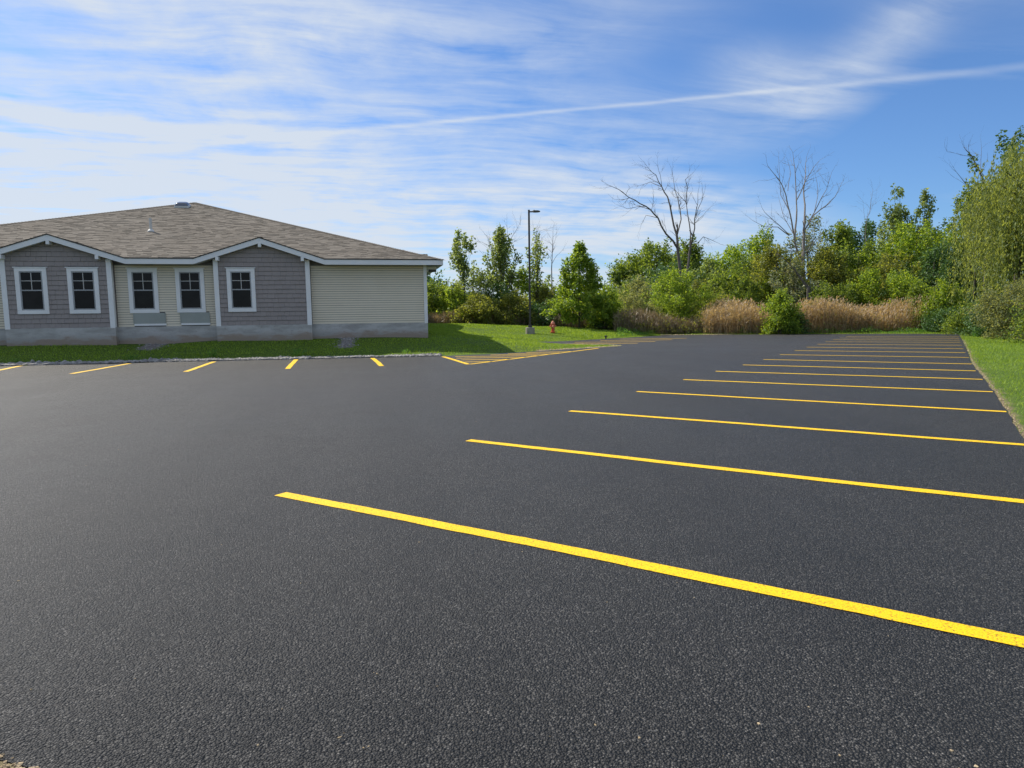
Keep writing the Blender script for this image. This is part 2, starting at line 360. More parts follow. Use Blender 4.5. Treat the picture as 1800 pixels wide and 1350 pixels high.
L = dict(
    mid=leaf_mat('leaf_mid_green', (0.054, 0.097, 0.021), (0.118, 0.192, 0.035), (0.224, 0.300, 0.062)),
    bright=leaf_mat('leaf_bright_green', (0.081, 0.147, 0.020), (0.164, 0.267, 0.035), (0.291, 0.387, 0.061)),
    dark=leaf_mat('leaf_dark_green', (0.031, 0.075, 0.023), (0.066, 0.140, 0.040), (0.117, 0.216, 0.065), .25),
    olive=leaf_mat('leaf_olive', (0.078, 0.109, 0.026), (0.149, 0.189, 0.043), (0.235, 0.268, 0.072)),
    pale=leaf_mat('leaf_pale_green', (0.086, 0.131, 0.046), (0.149, 0.217, 0.080), (0.235, 0.312, 0.123)),
    sage=leaf_mat('leaf_sage', (0.111, 0.145, 0.065), (0.171, 0.210, 0.102), (0.245, 0.275, 0.145)),
    silver=leaf_mat('leaf_silver_backed', (0.078, 0.123, 0.051), (0.157, 0.203, 0.102), (0.360, 0.384, 0.261), .3),
    willow=leaf_mat('leaf_willow', (0.094, 0.130, 0.038), (0.166, 0.221, 0.068), (0.250, 0.312, 0.118)),
    twig=leaf_mat('brush_twigs', (.150, .118, .075), (.235, .188, .120), (.330, .270, .180), .15),
    grass=leaf_mat('grass_blade', (0.101, 0.183, 0.018), (0.177, 0.292, 0.030), (0.278, 0.401, 0.058), .4),
    weed=leaf_mat('weed_leaf', (0.046, 0.124, 0.026), (0.085, 0.202, 0.039), (0.150, 0.280, 0.065)),
    reed=leaf_mat('dry_reed', (.200, .155, .095), (.310, .250, .160), (.410, .340, .230), .35),
    plume=leaf_mat('reed_plume', (.260, .200, .135), (.360, .285, .200), (.450, .370, .270), .35),
)

# ---------------------------------------------------------------- lot outline and terrain height
def g2(px, py): return tuple(gnd(px, py)[:2])
curb = [g2(*q) for q in [(0, 644), (240, 637.5), (500, 632), (640, 629), (775, 626), (860, 622.5), (950, 617)]]
tongue = [g2(*q) for q in [(1050, 611), (1080, 609.3), (1093, 608)]]
arm_near = [(12.35, 31.3), (10.53, 33.46), (8.4, 35.0), (5.5, 36.6)]
arm_far = [(5.8, 38.2), (9.05, 37.4), (11.45, 37.6), (14.53, 39.6), (18.07, 42.0), (21.3, 44.6)]
far_edge = [g2(*q) for q in [(1290, 588), (1400, 587.2), (1550, 586.6), (1684.8, 586.7)]]
right_edge = [g2(*q) for q in [(1693.7, 600.9), (1702.6, 622), (1709.7, 640), (1731, 666.6), (1748.8, 691.5), (1771.9, 727), (1800, 771.5)]]
LOT0 = [(-27, 17.6), (-27, 25.2)] + curb + tongue + arm_near + arm_far + far_edge + right_edge + [(1.87, .63), (-1.17, 2.41), (-1.29, 2.48)]
def densify(poly, step, jit, rng):
    out = []
    for i, a in enumerate(poly):
        b = poly[(i+1) % len(poly)]; a = np.array(a); b = np.array(b); d = np.linalg.norm(b-a); k = max(1, int(d/step))
        nrm = np.array([-(b-a)[1], (b-a)[0]])/(d+1e-9)
        for j in range(k):
            p = a+(b-a)*j/k
            if j: p = p+nrm*rng.uniform(-jit, jit)
            out.append(p)
    return np.array(out)
_rng = np.random.default_rng(5)
LOT = densify(LOT0, .45, .018, _rng)
def in_poly(x, y, poly):
    inside = np.zeros(len(x), bool); n = len(poly); j = n-1
    for i in range(n):
        xi, yi = poly[i]; xj, yj = poly[j]
        c = ((yi > y) != (yj > y)) & (x < (xj-xi)*(y-yi)/((yj-yi)+1e-12)+xi); inside ^= c; j = i
    return inside
def edge_dist(x, y, poly=LOT0):
    best = np.full(len(x), 1e9)
    for i in range(len(poly)):
        a = np.array(poly[i]); b = np.array(poly[(i+1) % len(poly)]); ab = b-a
        t = np.clip(((x-a[0])*ab[0]+(y-a[1])*ab[1])/(ab@ab+1e-9), 0, 1)
        best = np.minimum(best, np.hypot(x-a[0]-ab[0]*t, y-a[1]-ab[1]*t))
    return best
def crest(px, py, D): p = at(px, py, D); return (p[0], p[1], p[2])
_cp = [(x, y, 0.0) for x, y in [(-27, 25.2)]+curb+tongue+arm_near[:2]+arm_far[2:]+far_edge+[(-40, 24.5), (45, 45), (60, 40), (30, 60), (45, 65)]]
_cp += [(-22, 30.1, .5), (-14, 29.9, .56), (-10, 29.9, .57), (-8, 30.2, .53), (-6, 29.9, .60), (-2.2, 29.9, .61), (0, 30.2, .62), (2.9, 30.3, .60), (3, 36, .85), (3, 44, 1.05), (-25, 45, .6), (-12, 58, .7), (-40, 35, .5)]
_cp += [crest(760, 568.5, 50), crest(850, 570.5, 49), crest(940, 575.5, 48), crest(1015, 579.5, 48), crest(1100, 584, 47.5), (8.0, 35.4, .28), (5.6, 37.3, .55)]
_cp += [crest(932, 588, 44.3), crest(972, 585, 44.3), crest(1065, 593, 42)]
_cp += [crest(760, 572, 58), crest(940, 577, 57), crest(1100, 580, 60)]
_cp = np.array(_cp); _cp[:, 2] = np.maximum(_cp[:, 2], 0)
def _phi(r): return r*r*np.log(r+1e-9)
_n = len(_cp); _d = np.hypot(_cp[:, None, 0]-_cp[None, :, 0], _cp[:, None, 1]-_cp[None, :, 1])
_A = np.zeros((_n+3, _n+3)); _A[:_n, :_n] = _phi(_d)+np.eye(_n)*.6; _A[:_n, _n] = 1; _A[:_n, _n+1:] = _cp[:, :2]; _A[_n, :_n] = 1; _A[_n+1:, :_n] = _cp[:, :2].T
_w = np.linalg.solve(_A, np.concatenate([_cp[:, 2], np.zeros(3)]))
def zt(x, y):
    x = np.atleast_1d(np.asarray(x, float)); y = np.atleast_1d(np.asarray(y, float))
    z = np.full(len(x), _w[_n]) + _w[_n+1]*x + _w[_n+2]*y
    for i in range(_n): z += _w[i]*_phi(np.hypot(x-_cp[i, 0], y-_cp[i, 1]))
    z = np.clip(z, 0, 1.25)
    m = np.clip((y-22)/3, 0, 1)*np.clip((75-y)/12, 0, 1)*np.clip((x+48)/8, 0, 1)*np.clip((27-x+ .0*y)/6, 0, 1)
    e = edge_dist(x, y)
    z = z*m*np.clip(e/1.2, 0, 1) + .035*np.sin(x*.9+1.3)*np.sin(y*.7)*np.clip(e/4, 0, 1)
    return z - .014 + .010*(y < 3.5)
def zt1(x, y): return float(zt([x], [y])[0])

# ground sheet with the lot cut out
def build_ground():
    rng = np.random.default_rng(2)
    pts = [LOT]
    def grid(x0, x1, y0, y1, s):
        gx, gy = np.meshgrid(np.arange(x0, x1, s), np.arange(y0, y1, s)); return np.stack([gx.ravel(), gy.ravel()], 1)+rng.uniform(-.15*s, .15*s, (gx.size, 2))
    g = grid(-40, 62, -8, 78, 1.3); g2_ = grid(-16, 15, 25.6, 31.2, .35)
    strip = []
    for off in (.12, .3, .6, 1.0):
        for i in range(len(LOT)):
            a = LOT[i]; b = LOT[(i+1) % len(LOT)]; d = b-a; nr = np.array([-d[1], d[0]])/np.linalg.norm(d)
            strip += [a+nr*off, a-nr*off]
    P_ = np.concatenate([g, g2_, np.array(strip)])
    P_ = P_[~in_poly(P_[:, 0], P_[:, 1], LOT)]; P_ = P_[edge_dist(P_[:, 0], P_[:, 1]) > .09]
    far = []
    for r in (70, 90, 120, 170, 260, 400, 700, 1200):
        for k in range(40): far.append((10+r*math.cos(k*math.pi/20), 35+r*math.sin(k*math.pi/20)))
    allp = np.concatenate([LOT, P_, np.array(far)]); nl = len(LOT)
    edges = [(i, (i+1) % nl) for i in range(nl)]
    vs, es, fs, _, _, _ = delaunay_2d_cdt([Vector(p) for p in allp.tolist()], edges, [], 0, 1e-5)
    V = np.array([(v.x, v.y) for v in vs]); Fa = np.array([f for f in fs if len(f) == 3])
    c = V[Fa].mean(1); keep = ~in_poly(c[:, 0], c[:, 1], LOT); Fa = Fa[keep]
    z = zt(V[:, 0], V[:, 1]); e = edge_dist(V[:, 0], V[:, 1])
    me = mesh_np('ground', np.column_stack([V, z]), Fa, True)
    a = me.attributes.new('edge', 'FLOAT', 'POINT'); a.data.foreach_set('value', np.exp(-e/.17).astype(np.float32))
    wx = np.zeros(len(V))
    for (x0, y0, x1, y1, r) in WASH:
        ab = np.array([x1-x0, y1-y0]); t = np.clip(((V[:, 0]-x0)*ab[0]+(V[:, 1]-y0)*ab[1])/(ab@ab), 0, 1)
        wx = np.maximum(wx, np.exp(-(np.hypot(V[:, 0]-x0-ab[0]*t, V[:, 1]-y0-ab[1]*t)/r)**2))
    a = me.attributes.new('wash', 'FLOAT', 'POINT'); a.data.foreach_set('value', wx.astype(np.float32))
    link('ground', me, M['ground'], kind='structure', label='green lawn and meadow ground around the parking lot')
def _on(px, py, z=.3): p = gnd(px, py, z); return float(p[0]), float(p[1])
WASH = [(*_on(262, 628, .05), *_on(300, 612, .3), .55), (*_on(300, 612, .3), *_on(335, 604, .5), .4), (*_on(607, 622, .05), *_on(612, 608, .3), .38), (*_on(612, 608, .3), *_on(603, 599, .5), .35)]
build_ground()

# asphalt sheet with a real edge
m = MB(); top = [(x, y, 0.0) for x, y in LOT]
bm_pts = [Vector((x, y)) for x, y in LOT.tolist()]; nl = len(bm_pts)
vs, es, fs, _, _, _ = delaunay_2d_cdt(bm_pts, [(i, (i+1) % nl) for i in range(nl)], [], 1, 1e-5)
m.v = [(v.x, v.y, 0.0) for v in vs]; m.f = [tuple(f) for f in fs]
i0 = len(m.v); m.v += [(x, y, 0.0) for x, y in LOT]+[(x, y, -.12) for x, y in LOT]
for i in range(nl): m.f.append((i0+i, i0+(i+1) % nl, i0+nl+(i+1) % nl, i0+nl+i))
lot = m.build('parking_lot', M['asphalt'], kind='structure', label='fresh black asphalt parking lot with yellow stripes')

# ---------------------------------------------------------------- painted stripes (parts of the lot)
def stripe(a, b, width, wob=.004, seed=0, ends=(0, 0)):
    rng = random.Random(seed); a = np.array(a[:2]); b = np.array(b[:2]); d = b-a; L_ = np.linalg.norm(d); d = d/L_; n = np.array([-d[1], d[0]])
    k = max(6, int(L_/.12)); m = MB(); ph = rng.uniform(0, 6)
    for i in range(k+1):
        s = L_*i/k; c = a+d*s+n*(.010*math.sin(s*1.1+ph)+.004*math.sin(s*3.7+ph*2))
        for sd in (-1, 1):
            q = c+n*sd*(width/2+rng.uniform(-wob, wob)); m.v.append((q[0], q[1], .004))
    for i in range(k): m.f.append((2*i, 2*i+2, 2*i+3, 2*i+1))
    for i in range(k): pass
    return m.build('painted_stripe', M['paint'], lot)
# sixteen stalls along the right-hand edge: constant pitch, square to that edge
hd = YAW+.573; dv = np.array([math.sin(hd), math.cos(hd)]); nv = np.array([math.cos(hd), -math.sin(hd)])
tips = [(495, 868), (822, 774.5), (1002, 722.5), (1119, 688.5), (1201, 667.5), (1258, 652.7), (1306, 641.5), (1342, 632), (1371, 623.5), (1397, 616.3), (1418, 610.3), (1437, 605.2), (1451, 600.8), (1464, 597.2), (1476, 594.2), (1487, 591.6)]
rights = [(1800, 1128), (1800, 882.5), (1800, 782), (1769, 724), (1745, 689), (1727, 667), (1715, 652), (1708, 640), (1703, 628.5), (1697, 620), (1693.5, 613.2), (1690.5, 607), (1688.5, 602), (1687, 598.3), (1686, 595), (1685.5, 592.2)]
for i, (a, b) in enumerate(zip(tips, rights)):
    A = np.array(g2(*a)); B = np.array(g2(*b))
    if i < 3: B = A+(B-A)/np.linalg.norm(B-A)*(5.65 if i < 2 else 6.05)
    stripe(A, B, .125, seed=i)
for i, (a, b) in enumerate([((-100, 671), (36, 643.3)), ((126, 657), (228, 639)), ((326, 653.5), (377, 635.8)), ((506, 648.5), (520, 632)), ((671, 643.5), (655, 629.5)), ((824, 640.5), (779, 627))]):
    stripe(g2(*a), g2(*b), .16, seed=40+i)
stripe(g2(826, 640.3), g2(1052, 612.3), .15, seed=50)
for i, (a, b) in enumerate([((817, 636.5), (865, 635.5)), ((811, 632.8), (897, 631.6)), ((802, 629.8), (925, 628.0)), ((800, 627.0), (948, 625.2)), ((862, 624.0), (968, 622.8)), ((893, 621.9), (987, 620.3)), ((925, 619.8), (1007, 617.9))]):
    stripe(g2(*a), g2(*b), .15, seed=60+i)
for i, (a, b) in enumerate([((945, 605.0), (1121, 603.4)), ((1010, 601.8), (1152, 600.5)), ((1055, 598.8), (1181, 597.3)), ((1090, 596), (1207, 594.7))]):
    stripe(g2(*a), g2(*b), .20, seed=80+i)

# ---------------------------------------------------------------- building
XR, YW, YB, YF = 2.82, 30.37, 30.07, 29.77          # right wall, recessed wall, bay wall, fascia plane
ZE, PT, XE, WR = 4.05, .3355, 3.53, 12.98            # eave height, roof pitch, eave corner, half width
ZF, ZG = 1.28, .35                                   # top of foundation, buried foot
AX, AY = XE-WR, YF+WR; AZ = ZE+PT*WR; XL = AX-WR; YBK = AY+WR
house = empty('house', (AX, AY, .6), label='single storey house with brown hip roof, grey gabled bays and cream siding', cat='house')
gables = [(-12.07, 2.72), (-4.18, 2.62)]
bays = [(-13.92, -9.97), (-6.09, -2.23)]
def zroof(x):                                        # underside line of the fascia along the front
    for xp, hw in gables:
        if abs(x-xp) < hw: return ZE+PT*(hw-abs(x-xp))
    return ZE
# foundation: recessed run and two bays, each a part
MB().box(XL+.7, XR+.012, YW-.02, YBK-.6, ZG-.6, ZF).build('foundation', M['concrete'], house)
for x0, x1 in bays: MB().box(x0, x1+.012, YB-.02, YW-.021, ZG-.4, ZF).build('foundation', M['concrete'], house)
# sheathing walls
MB().box(XL+.7, XR-.02, YW+.02, YBK-.7, ZF+.002, ZE-.02).build('wall', M['sheath'], house)
for (x0, x1), (xp, hw) in zip(bays, gables):
    prof = [(x0+.02, ZF+.002), (x1-.02, ZF+.002), (x1-.02, zroof(x1-.02)-.06), (xp, ZE+PT*hw-.06), (x0+.02, zroof(x0+.02)-.06)]
    MB().prism_y(prof, YB+.02, YW+.018).build('wall', M['sheath'], house)

wins = [(-12.87, 'b'), (-11.02, 'b'), (-8.91, 'w'), (-7.10, 'w'), (-5.03, 'b')]
WT, WBt, WHW = 3.70, 1.85, .56                       # trim top, trim bottom, half width
def rows(y, x0, x1, z0, ztop, expo, thick, name, matk, joints=None, lim=None, wl=(), seed=0):
    """siding courses with open slots between them, shaped to draw dark shadow lines; each course is one board (with joints cut through it)"""
    rng = random.Random(seed); z = z0; k = 0; gt = .014 if joints else .015  # slot above each course bares dark sheathing, standing in for the lap shadow
    while z < ztop-.02:
        zz = min(z+expo, ztop); xa, xb = x0, x1
        if lim: xa, xb = lim(zz, xa, xb)
        if xb-xa < .15: break
        segs = [(xa, xb)]
        for wx0, wx1, wz0, wz1 in wl:
            if wz0 < zz-.03 and wz1 > z+.03:
                segs = [s for a, b in segs for s in ((a, min(b, wx0)), (max(a, wx1), b)) if s[1]-s[0] > .02]
        for a, b in segs:
            m = MB(); cuts = [a]
            if joints:
                x = a-rng.uniform(0, joints[0])
                while x < b:
                    x += rng.uniform(*joints)
                    if a+.03 < x < b-.03: cuts.append(x)
            cuts.append(b)
            for c0, c1 in zip(cuts, cuts[1:]):
                gp = .003 if joints else 0; dz = rng.uniform(-.006, .006) if joints else 0; th = thick*(rng.uniform(.8, 1.2) if joints else 1)
                c0 += gp; c1 -= gp
                m.hexa([(c0, y-th, z+dz), (c1, y-th, z+dz), (c1, y, z+dz), (c0, y, z+dz), (c0, y-.004, zz-gt), (c1, y-.004, zz-gt), (c1, y+.004, zz-gt), (c0, y+.004, zz-gt)])
            m.build(name, M[matk], house)
        z += expo; k += 1
def wbox(x): return (x-WHW+.04, x+WHW-.04, WBt+.04, WT-.04)
for bi, ((x0, x1), (xp, hw)) in enumerate(zip(bays, gables)):
    def lim(z, a, b, xp=xp, hw=hw):
        if z < ZE-.3: return a, b
        r = hw-(z-(ZE-.05))/PT; return max(a, xp-r), min(b, xp+r)
    rows(YB+.016, x0+.15, x1-.15, ZF+.004, ZE+PT*hw-.12, .190, .026, 'siding_course', 'shake', joints=(.16, .34), lim=lim, wl=[wbox(x) for x, k in wins if k == 'b' and x0 < x < x1], seed=bi)
PANB = 1.33
pans = [(x-.10, x+1.17) for x in (-8.91-WHW+.0+.0, -7.10-WHW)]
pans = [(-9.36, -8.12), (-7.56, -6.40)]
wl = [wbox(x) for x, k in wins if k == 'w']+[(a+.02, b-.02, PANB, WBt) for a, b in pans]
rows(YW+.016, bays[0][1]+.02, bays[1][0]-.02, ZF+.004, ZE-.2, .1016, .018, 'siding_board', 'lap', wl=wl, seed=5)
rows(YW+.016, bays[1][1]+.02, XR-.1, ZF+.004, ZE-.2, .1016, .018, 'siding_board', 'lap', seed=6)
rows(YW+.016, XL+.8, bays[0][0]-.02, ZF+.004, ZE-.2, .1016, .018, 'siding_board', 'lap', seed=7)
# short returns of the bays and the right-hand side wall
side = MB()
for (x0, x1) in bays:
    z = ZF+.004
    while z < ZE-.25:
        side.hexa([(x1-.012, YB+.05, z), (x1, YB+.05, z), (x1, YW, z), (x1-.012, YW, z), (x1-.014, YB+.05, z+.19), (x1-.008, YB+.05, z+.19), (x1-.008, YW, z+.19), (x1-.014, YW, z+.19)]); z += .19
side.build('bay_return', M['shake'], house)
sd = MB(); z = ZF+.004
while z < ZE-.22:
    sd.hexa([(XR-.02, YW+.1, z), (XR-.004, YW+.1, z), (XR-.004, YBK-.8, z), (XR-.02, YBK-.8, z), (XR-.02, YW+.1, z+.1016), (XR-.015, YW+.1, z+.1016), (XR-.015, YBK-.8, z+.1016), (XR-.02, YBK-.8, z+.1016)]); z += .1016
sd.build('side_siding', M['lap'], house, kind='stuff')
# corner boards
for (x0, x1), (xp, hw) in zip(bays, gables):
    for x, s in ((x0, 1), (x1, -1)):
        zt_ = zroof(x+s*.1)-.26
        a, b = sorted((x-.008*s, x+.175*s))
        MB().box(a, b, YB-.026, YB+.012, ZF-.03, zt_).build('corner_board', M['trim'], house)
        c, d = sorted((x-.010*s, x+.016*s)); MB().box(c, d, YB+.013, YB+.14, ZF-.03, zt_).build('corner_board', M['trim'], house)
MB().box(XR-.13, XR+.02, YW-.03, YW+.010, ZF-.03, ZE-.20).build('corner_board', M['trim'], house)
MB().box(XR-.0, XR+.022, YW+.011, YW+.15, ZF-.03, ZE-.20).build('corner_board', M['trim'], house)
# windows
def window(x, yw):
    y0 = yw-.042
    f = MB()
    f.box(x-WHW, x-WHW+.155, y0, yw+.012, WBt+.15, WT-.16); f.box(x+WHW-.155, x+WHW, y0, yw+.012, WBt+.15, WT-.16)
    f.box(x-WHW-.002, x+WHW+.002, y0-.004, yw+.012, WT-.16, WT-.022); f.box(x-WHW, x+WHW, y0, yw+.012, WBt, WBt+.148)
    f.box(x-WHW-.045, x+WHW+.045, y0-.03, yw+.012, WT-.021, WT+.012)
    win = f.build('window', M['trim'], house, bevel=.003)
    a, b, c, d = x-WHW+.156, x+WHW-.156, WBt+.149, WT-.161
    yg = yw+.0; mid = (c+d)/2+.02
    s = MB()
    for (p, q, r, t, yy) in ((a, a+.045, c, d, yg-.03), (b-.045, b, c, d, yg-.03), (a+.046, b-.046, c, c+.05, yg-.03), (a+.046, b-.046, d-.045, d, yg-.03), (a+.046, b-.046, mid-.024, mid+.024, yg-.036)):
        s.box(p, q, yy, yg+.03, r, t)
    s.build('sash', M['sash'], win)
    g = MB(); xm = (a+b)/2; zm = (mid+d)/2
    g.box(xm-.013, xm+.013, yg-.006, yg+.004, mid+.025, d-.046); g.box(a+.047, b-.047, yg-.0055, yg+.0035, zm-.012, zm+.012)
    g.build('glazing_bar', M['pvc'], win)
    MB().box(a+.044, b-.044, yg+.006, yg+.014, c+.04, mid-.02).build('pane', M['glass'], win)
    MB().box(a+.044, b-.044, yg+.005, yg+.013, mid+.02, d-.04).build('pane', M['glass'], win)
    return win
for x, k in wins: window(x, YB if k == 'b' else YW)
for (a, b) in pans:
    pn = MB().box(a, b, YW-.035, YW+.01, PANB+.075, WBt-.004).build('vent_panel', M['panel'], house)
    MB().box(a-.0, a+.03, YW-.045, YW-.036, PANB+.08, WBt-.01).box(b-.03, b, YW-.045, YW-.036, PANB+.08, WBt-.01).build('panel_edge', M['panel'], pn)
    MB().box(a+.03, b+.01, YW-.055, YW+.008, PANB-.01, PANB+.072).build('panel_sill', M['trim'], house)

# fascia, drip edge, soffits along the front
line = [(XL, ZE), (gables[0][0]-gables[0][1], ZE), (gables[0][0], ZE+PT*gables[0][1]), (gables[0][0]+gables[0][1], ZE), (gables[1][0]-gables[1][1], ZE), (gables[1][0], ZE+PT*gables[1][1]), (gables[1][0]+gables[1][1], ZE), (XE, ZE)]
FH = .225
for (xa, za), (xb, zb) in zip(line, line[1:]):
    gap = .0015
    MB().prism_y([(xa+gap, za-FH), (xb-gap, zb-FH), (xb-gap, zb-.012), (xa+gap, za-.012)], YF, YF+.03).build('fascia_board', M['fascia'], house)
    MB().prism_y([(xa, za-.011), (xb, zb-.011), (xb, zb+.030), (xa, za+.030)], YF-.022, YF+.02).build('drip_edge', M['drip'], house)
    raked = za != zb
    yb = YB+.02 if raked else YW+.02
    MB().prism_y([(xa+gap, za-FH+.02), (xb-gap, zb-FH+.02), (xb-gap, zb-FH+.035), (xa+gap, za-FH+.035)], YF+.031, yb if not raked else YW+.02).build('soffit', M['soffit'], house)
MB().box(XR+.023, XE-.03, YW-.58, YBK-.05, ZE-FH+.02, ZE-FH+.035).build('soffit', M['soffit'], house)
MB().box(XE-.03, XE, YF+.031, YBK, ZE-FH, ZE-.012).build('fascia_board', M['fascia'], house)
MB().box(XE-.01, XE+.022, YF+.021, YBK, ZE-.011, ZE+.03).build('drip_edge', M['drip'], house)
for xp, hw in gables:
    for xo in (0, 1.70, -1.70):
        x = xp+xo; zb = ZE+PT*(hw-abs(xo))-FH
        MB().box(x-.06, x+.06, YF-.006, YB-.001, zb-.16, zb-.0+(.03 if xo == 0 else .0)).build('bracket', M['trim'], house)

# roof: every shingle tab is a wedge with a butt edge
def shingles(m, O, U, V, N, poly, expo=.143, tab=(.22, .36), seed=0, thick=.012):
    """poly: convex (u,v) list on the roof plane; rows run along u"""
    rng = random.Random(seed); vs_ = [p[1] for p in poly]; v = min(vs_); O, U, V, N = map(np.array, (O, U, V, N))
    while v < max(vs_)-.02:
        vm_ = min(v+expo*.5, max(vs_)-.01); xs = []
        for i in range(len(poly)):
            (u0, v0), (u1, v1) = poly[i], poly[(i+1) % len(poly)]
            if (v0 <= vm_) != (v1 <= vm_): xs.append(u0+(u1-u0)*(vm_-v0)/(v1-v0))
        xs.sort()
        for a, b in zip(xs[::2], xs[1::2]):
            u = a; first = True
            while u < b-.01:
                w_ = rng.uniform(*tab)*(rng.uniform(.3, 1) if first else 1); first = False
                u1 = min(u+w_, b); t = thick*rng.choice((.7, 1.0, 1.7)); v1 = v+expo+.02; vl = v-rng.choice((0, 0, .02))
                P4 = [O+U*u+V*vl+N*t, O+U*u1+V*vl+N*t, O+U*u1+V*v1+N*.002, O+U*u+V*v1+N*.002]
                i = len(m.v); m.v += [tuple(p) for p in P4]+[tuple(O+U*u+V*vl-N*.004), tuple(O+U*u1+V*vl-N*.004)]
                m.f += [(i, i+1, i+2, i+3), (i+4, i+5, i+1, i)]; u = u1
        v += expo
sl = math.sqrt(1+PT*PT)
roof = MB()
# deck just below the shingles
def zmain(y): return ZE+PT*(y-YF)
dk = -.008
roof.poly([(XE, YF, ZE+dk), (XE, YBK, ZE+dk), (AX, AY, AZ+dk)])
roof.poly([(XE, YBK, ZE+dk), (XL, YBK, ZE+dk), (AX, AY, AZ+dk)]); roof.poly([(XL, YBK, ZE+dk), (XL, YF, ZE+dk), (AX, AY, AZ+dk)])
for xp, hw in gables:
    zr = ZE+PT*hw; yr = YF+hw
    roof.poly([(xp-hw, YF, ZE+dk), (xp, YF, zr+dk), (xp, yr, zr+dk)]); roof.poly([(xp+hw, YF, ZE+dk), (xp, yr, zr+dk), (xp, YF, zr+dk)])
for yp, hw, xf in ((37.0, 2.7, XE), (50.0, 7.3, XE-.45)):        # gables on the right-hand side
    zr = ZE+PT*hw; xr = XE-hw
    roof.poly([(xf, yp-hw, ZE+dk), (xr, yp, zr), (xf, yp, zr)]); roof.poly([(xf, yp+hw, ZE+dk), (xf, yp, zr), (xr, yp, zr)]); roof.poly([(xf-.02, yp-hw, ZE), (xf-.02, yp+hw, ZE), (xf-.02, yp, zr-.01)])
sh = MB(); Vv = (0, 1/sl, PT/sl); Nn = (0, -PT/sl, 1/sl)
def fr(x, y): return (x-XL, (y-YF)*sl)
# main front plane: split at the gable valleys into convex pieces
g1, g2b = gables
pieces = []
x1a, x1p, x1b = g1[0]-g1[1], g1[0], g1[0]+g1[1]; x2a, x2p, x2b = g2b[0]-g2b[1], g2b[0], g2b[0]+g2b[1]
yv1, yv2 = YF+g1[1], YF+g2b[1]; hv = max(yv1, yv2)
pieces.append([(XL, YF), (x1a, YF), (x1p, yv1), (x1p, YF+(x1p-XL) if YF+(x1p-XL) < AY else AY)])
pieces[-1] = [(XL, YF), (x1a, YF), (x1p, yv1), (XL+g1[1], yv1)]
pieces.append([(x1b, YF), (x2a, YF), (x2p, yv2), (x2p, yv1) if yv1 > yv2 else (x2p, yv2), (x1p, yv1)])
pieces.append([(x2b, YF), (XE, YF), (XE-g1[1], yv1), (x2p, yv1), (x2p, yv2)])
pieces.append([(XL+g1[1], yv1), (XE-g1[1], yv1), (AX, AY)])
for pc in pieces: roof.poly([(x, y, zmain(y)+dk) for x, y in pc])
rf = roof.build('roof', M['shingle'], house)
for k, pc in enumerate(pieces): shingles(sh, (XL, YF, ZE), (1, 0, 0), Vv, Nn, [fr(*q) for q in pc], seed=k)
for k, (xp, hw) in enumerate(gables):
    for s in (-1, 1):
        O = (xp+s*hw, YF, ZE); U = (0, s, 0) if False else (0, 1, 0); V_ = (-s/sl, 0, PT/sl); N_ = (s*PT/sl, 0, 1/sl)
        shingles(sh, O, U, V_, N_, [(0, 0), (0, hw*sl), (hw, hw*sl)], seed=10+k)
sh.build('shingles', M['shingle'], house, kind='stuff')
cap = MB()
def hipcap(a, b, w=.15):
    a = np.array(a, float); b = np.array(b, float); d = b-a; L_ = np.linalg.norm(d); d /= L_; k = int(L_/.15); s_ = np.cross(d, [0, 0, 1]); s_ /= np.linalg.norm(s_); up = np.cross(s_, d)
    for i in range(k):
        p0 = a+d*L_*i/k; p1 = a+d*(L_*(i+1)/k+.02)
        i0 = len(cap.v)
        for p, hgt in ((p0, .030), (p1, .016)):
            for o, dz in ((-w, -.035), (0, .0), (w, -.035)): cap.v.append(tuple(p+s_*o+up*(hgt+dz)))
        cap.v += [tuple(np.array(cap.v[i0+j])-up*.014) for j in range(3)]
        cap.f += [(i0, i0+1, i0+4, i0+3), (i0+1, i0+2, i0+5, i0+4), (i0, i0+6, i0+7, i0+1), (i0+1, i0+7, i0+8, i0+2)]
hipcap((XE, YF, ZE), (AX, AY, AZ)); hipcap((XL, YF, ZE), (AX, AY, AZ))
for yp, hw in ((37.0, 2.7),): hipcap((XE, yp, ZE+PT*hw), (XE-hw, yp, ZE+PT*hw))
cap.build('hip_shingles', M['shingle'], house, kind='stuff')
# plumbing vent
x, y = -9.71, 34.80; z = zmain(y)
vp = MB().tube([(x, y, z-.05), (x, y, z+.62)], .062, 16, cap=False).tube([(x, y, z+.61), (x, y, z+.615)], .05, 16).build('vent_pipe', M['pvc'], house, smooth=False)
MB().tube([(x, y, z-.02), (x, y, z+.03), (x, y, z+.11)], [.16, .14, .068], 16).build('flashing', M['lead'], vp)
# domed skylight near the peak
x, y = -9.80, 41.3; n3 = np.array(Nn); v3 = np.array(Vv); o3 = np.array([x, y, zmain(y)])
def lp(u, v, n): return tuple(o3+np.array([u, 0, 0])+v3*v+n3*n)
sk = MB().hexa([lp(-.39, -.35, 0), lp(.39, -.35, 0), lp(.39, .35, 0), lp(-.39, .35, 0), lp(-.36, -.32, .10), lp(.36, -.32, .10), lp(.36, .32, .10), lp(-.36, .32, .10)]).build('skylight', M['lead'], house)
dm = MB(); K = 12
for i in range(K+1):
    for j in range(K+1):
        u = -1+2*i/K; v = -1+2*j/K; dm.v.append(lp(u*.34, v*.30, .10+.17*max(0, (1-u**4)*(1-v**4))**.5))
for i in range(K):
    for j in range(K): a = i*(K+1)+j; dm.f.append((a, a+K+1, a+K+2, a+1))
dm.build('skylight_dome', M['dome'], sk, smooth=True)
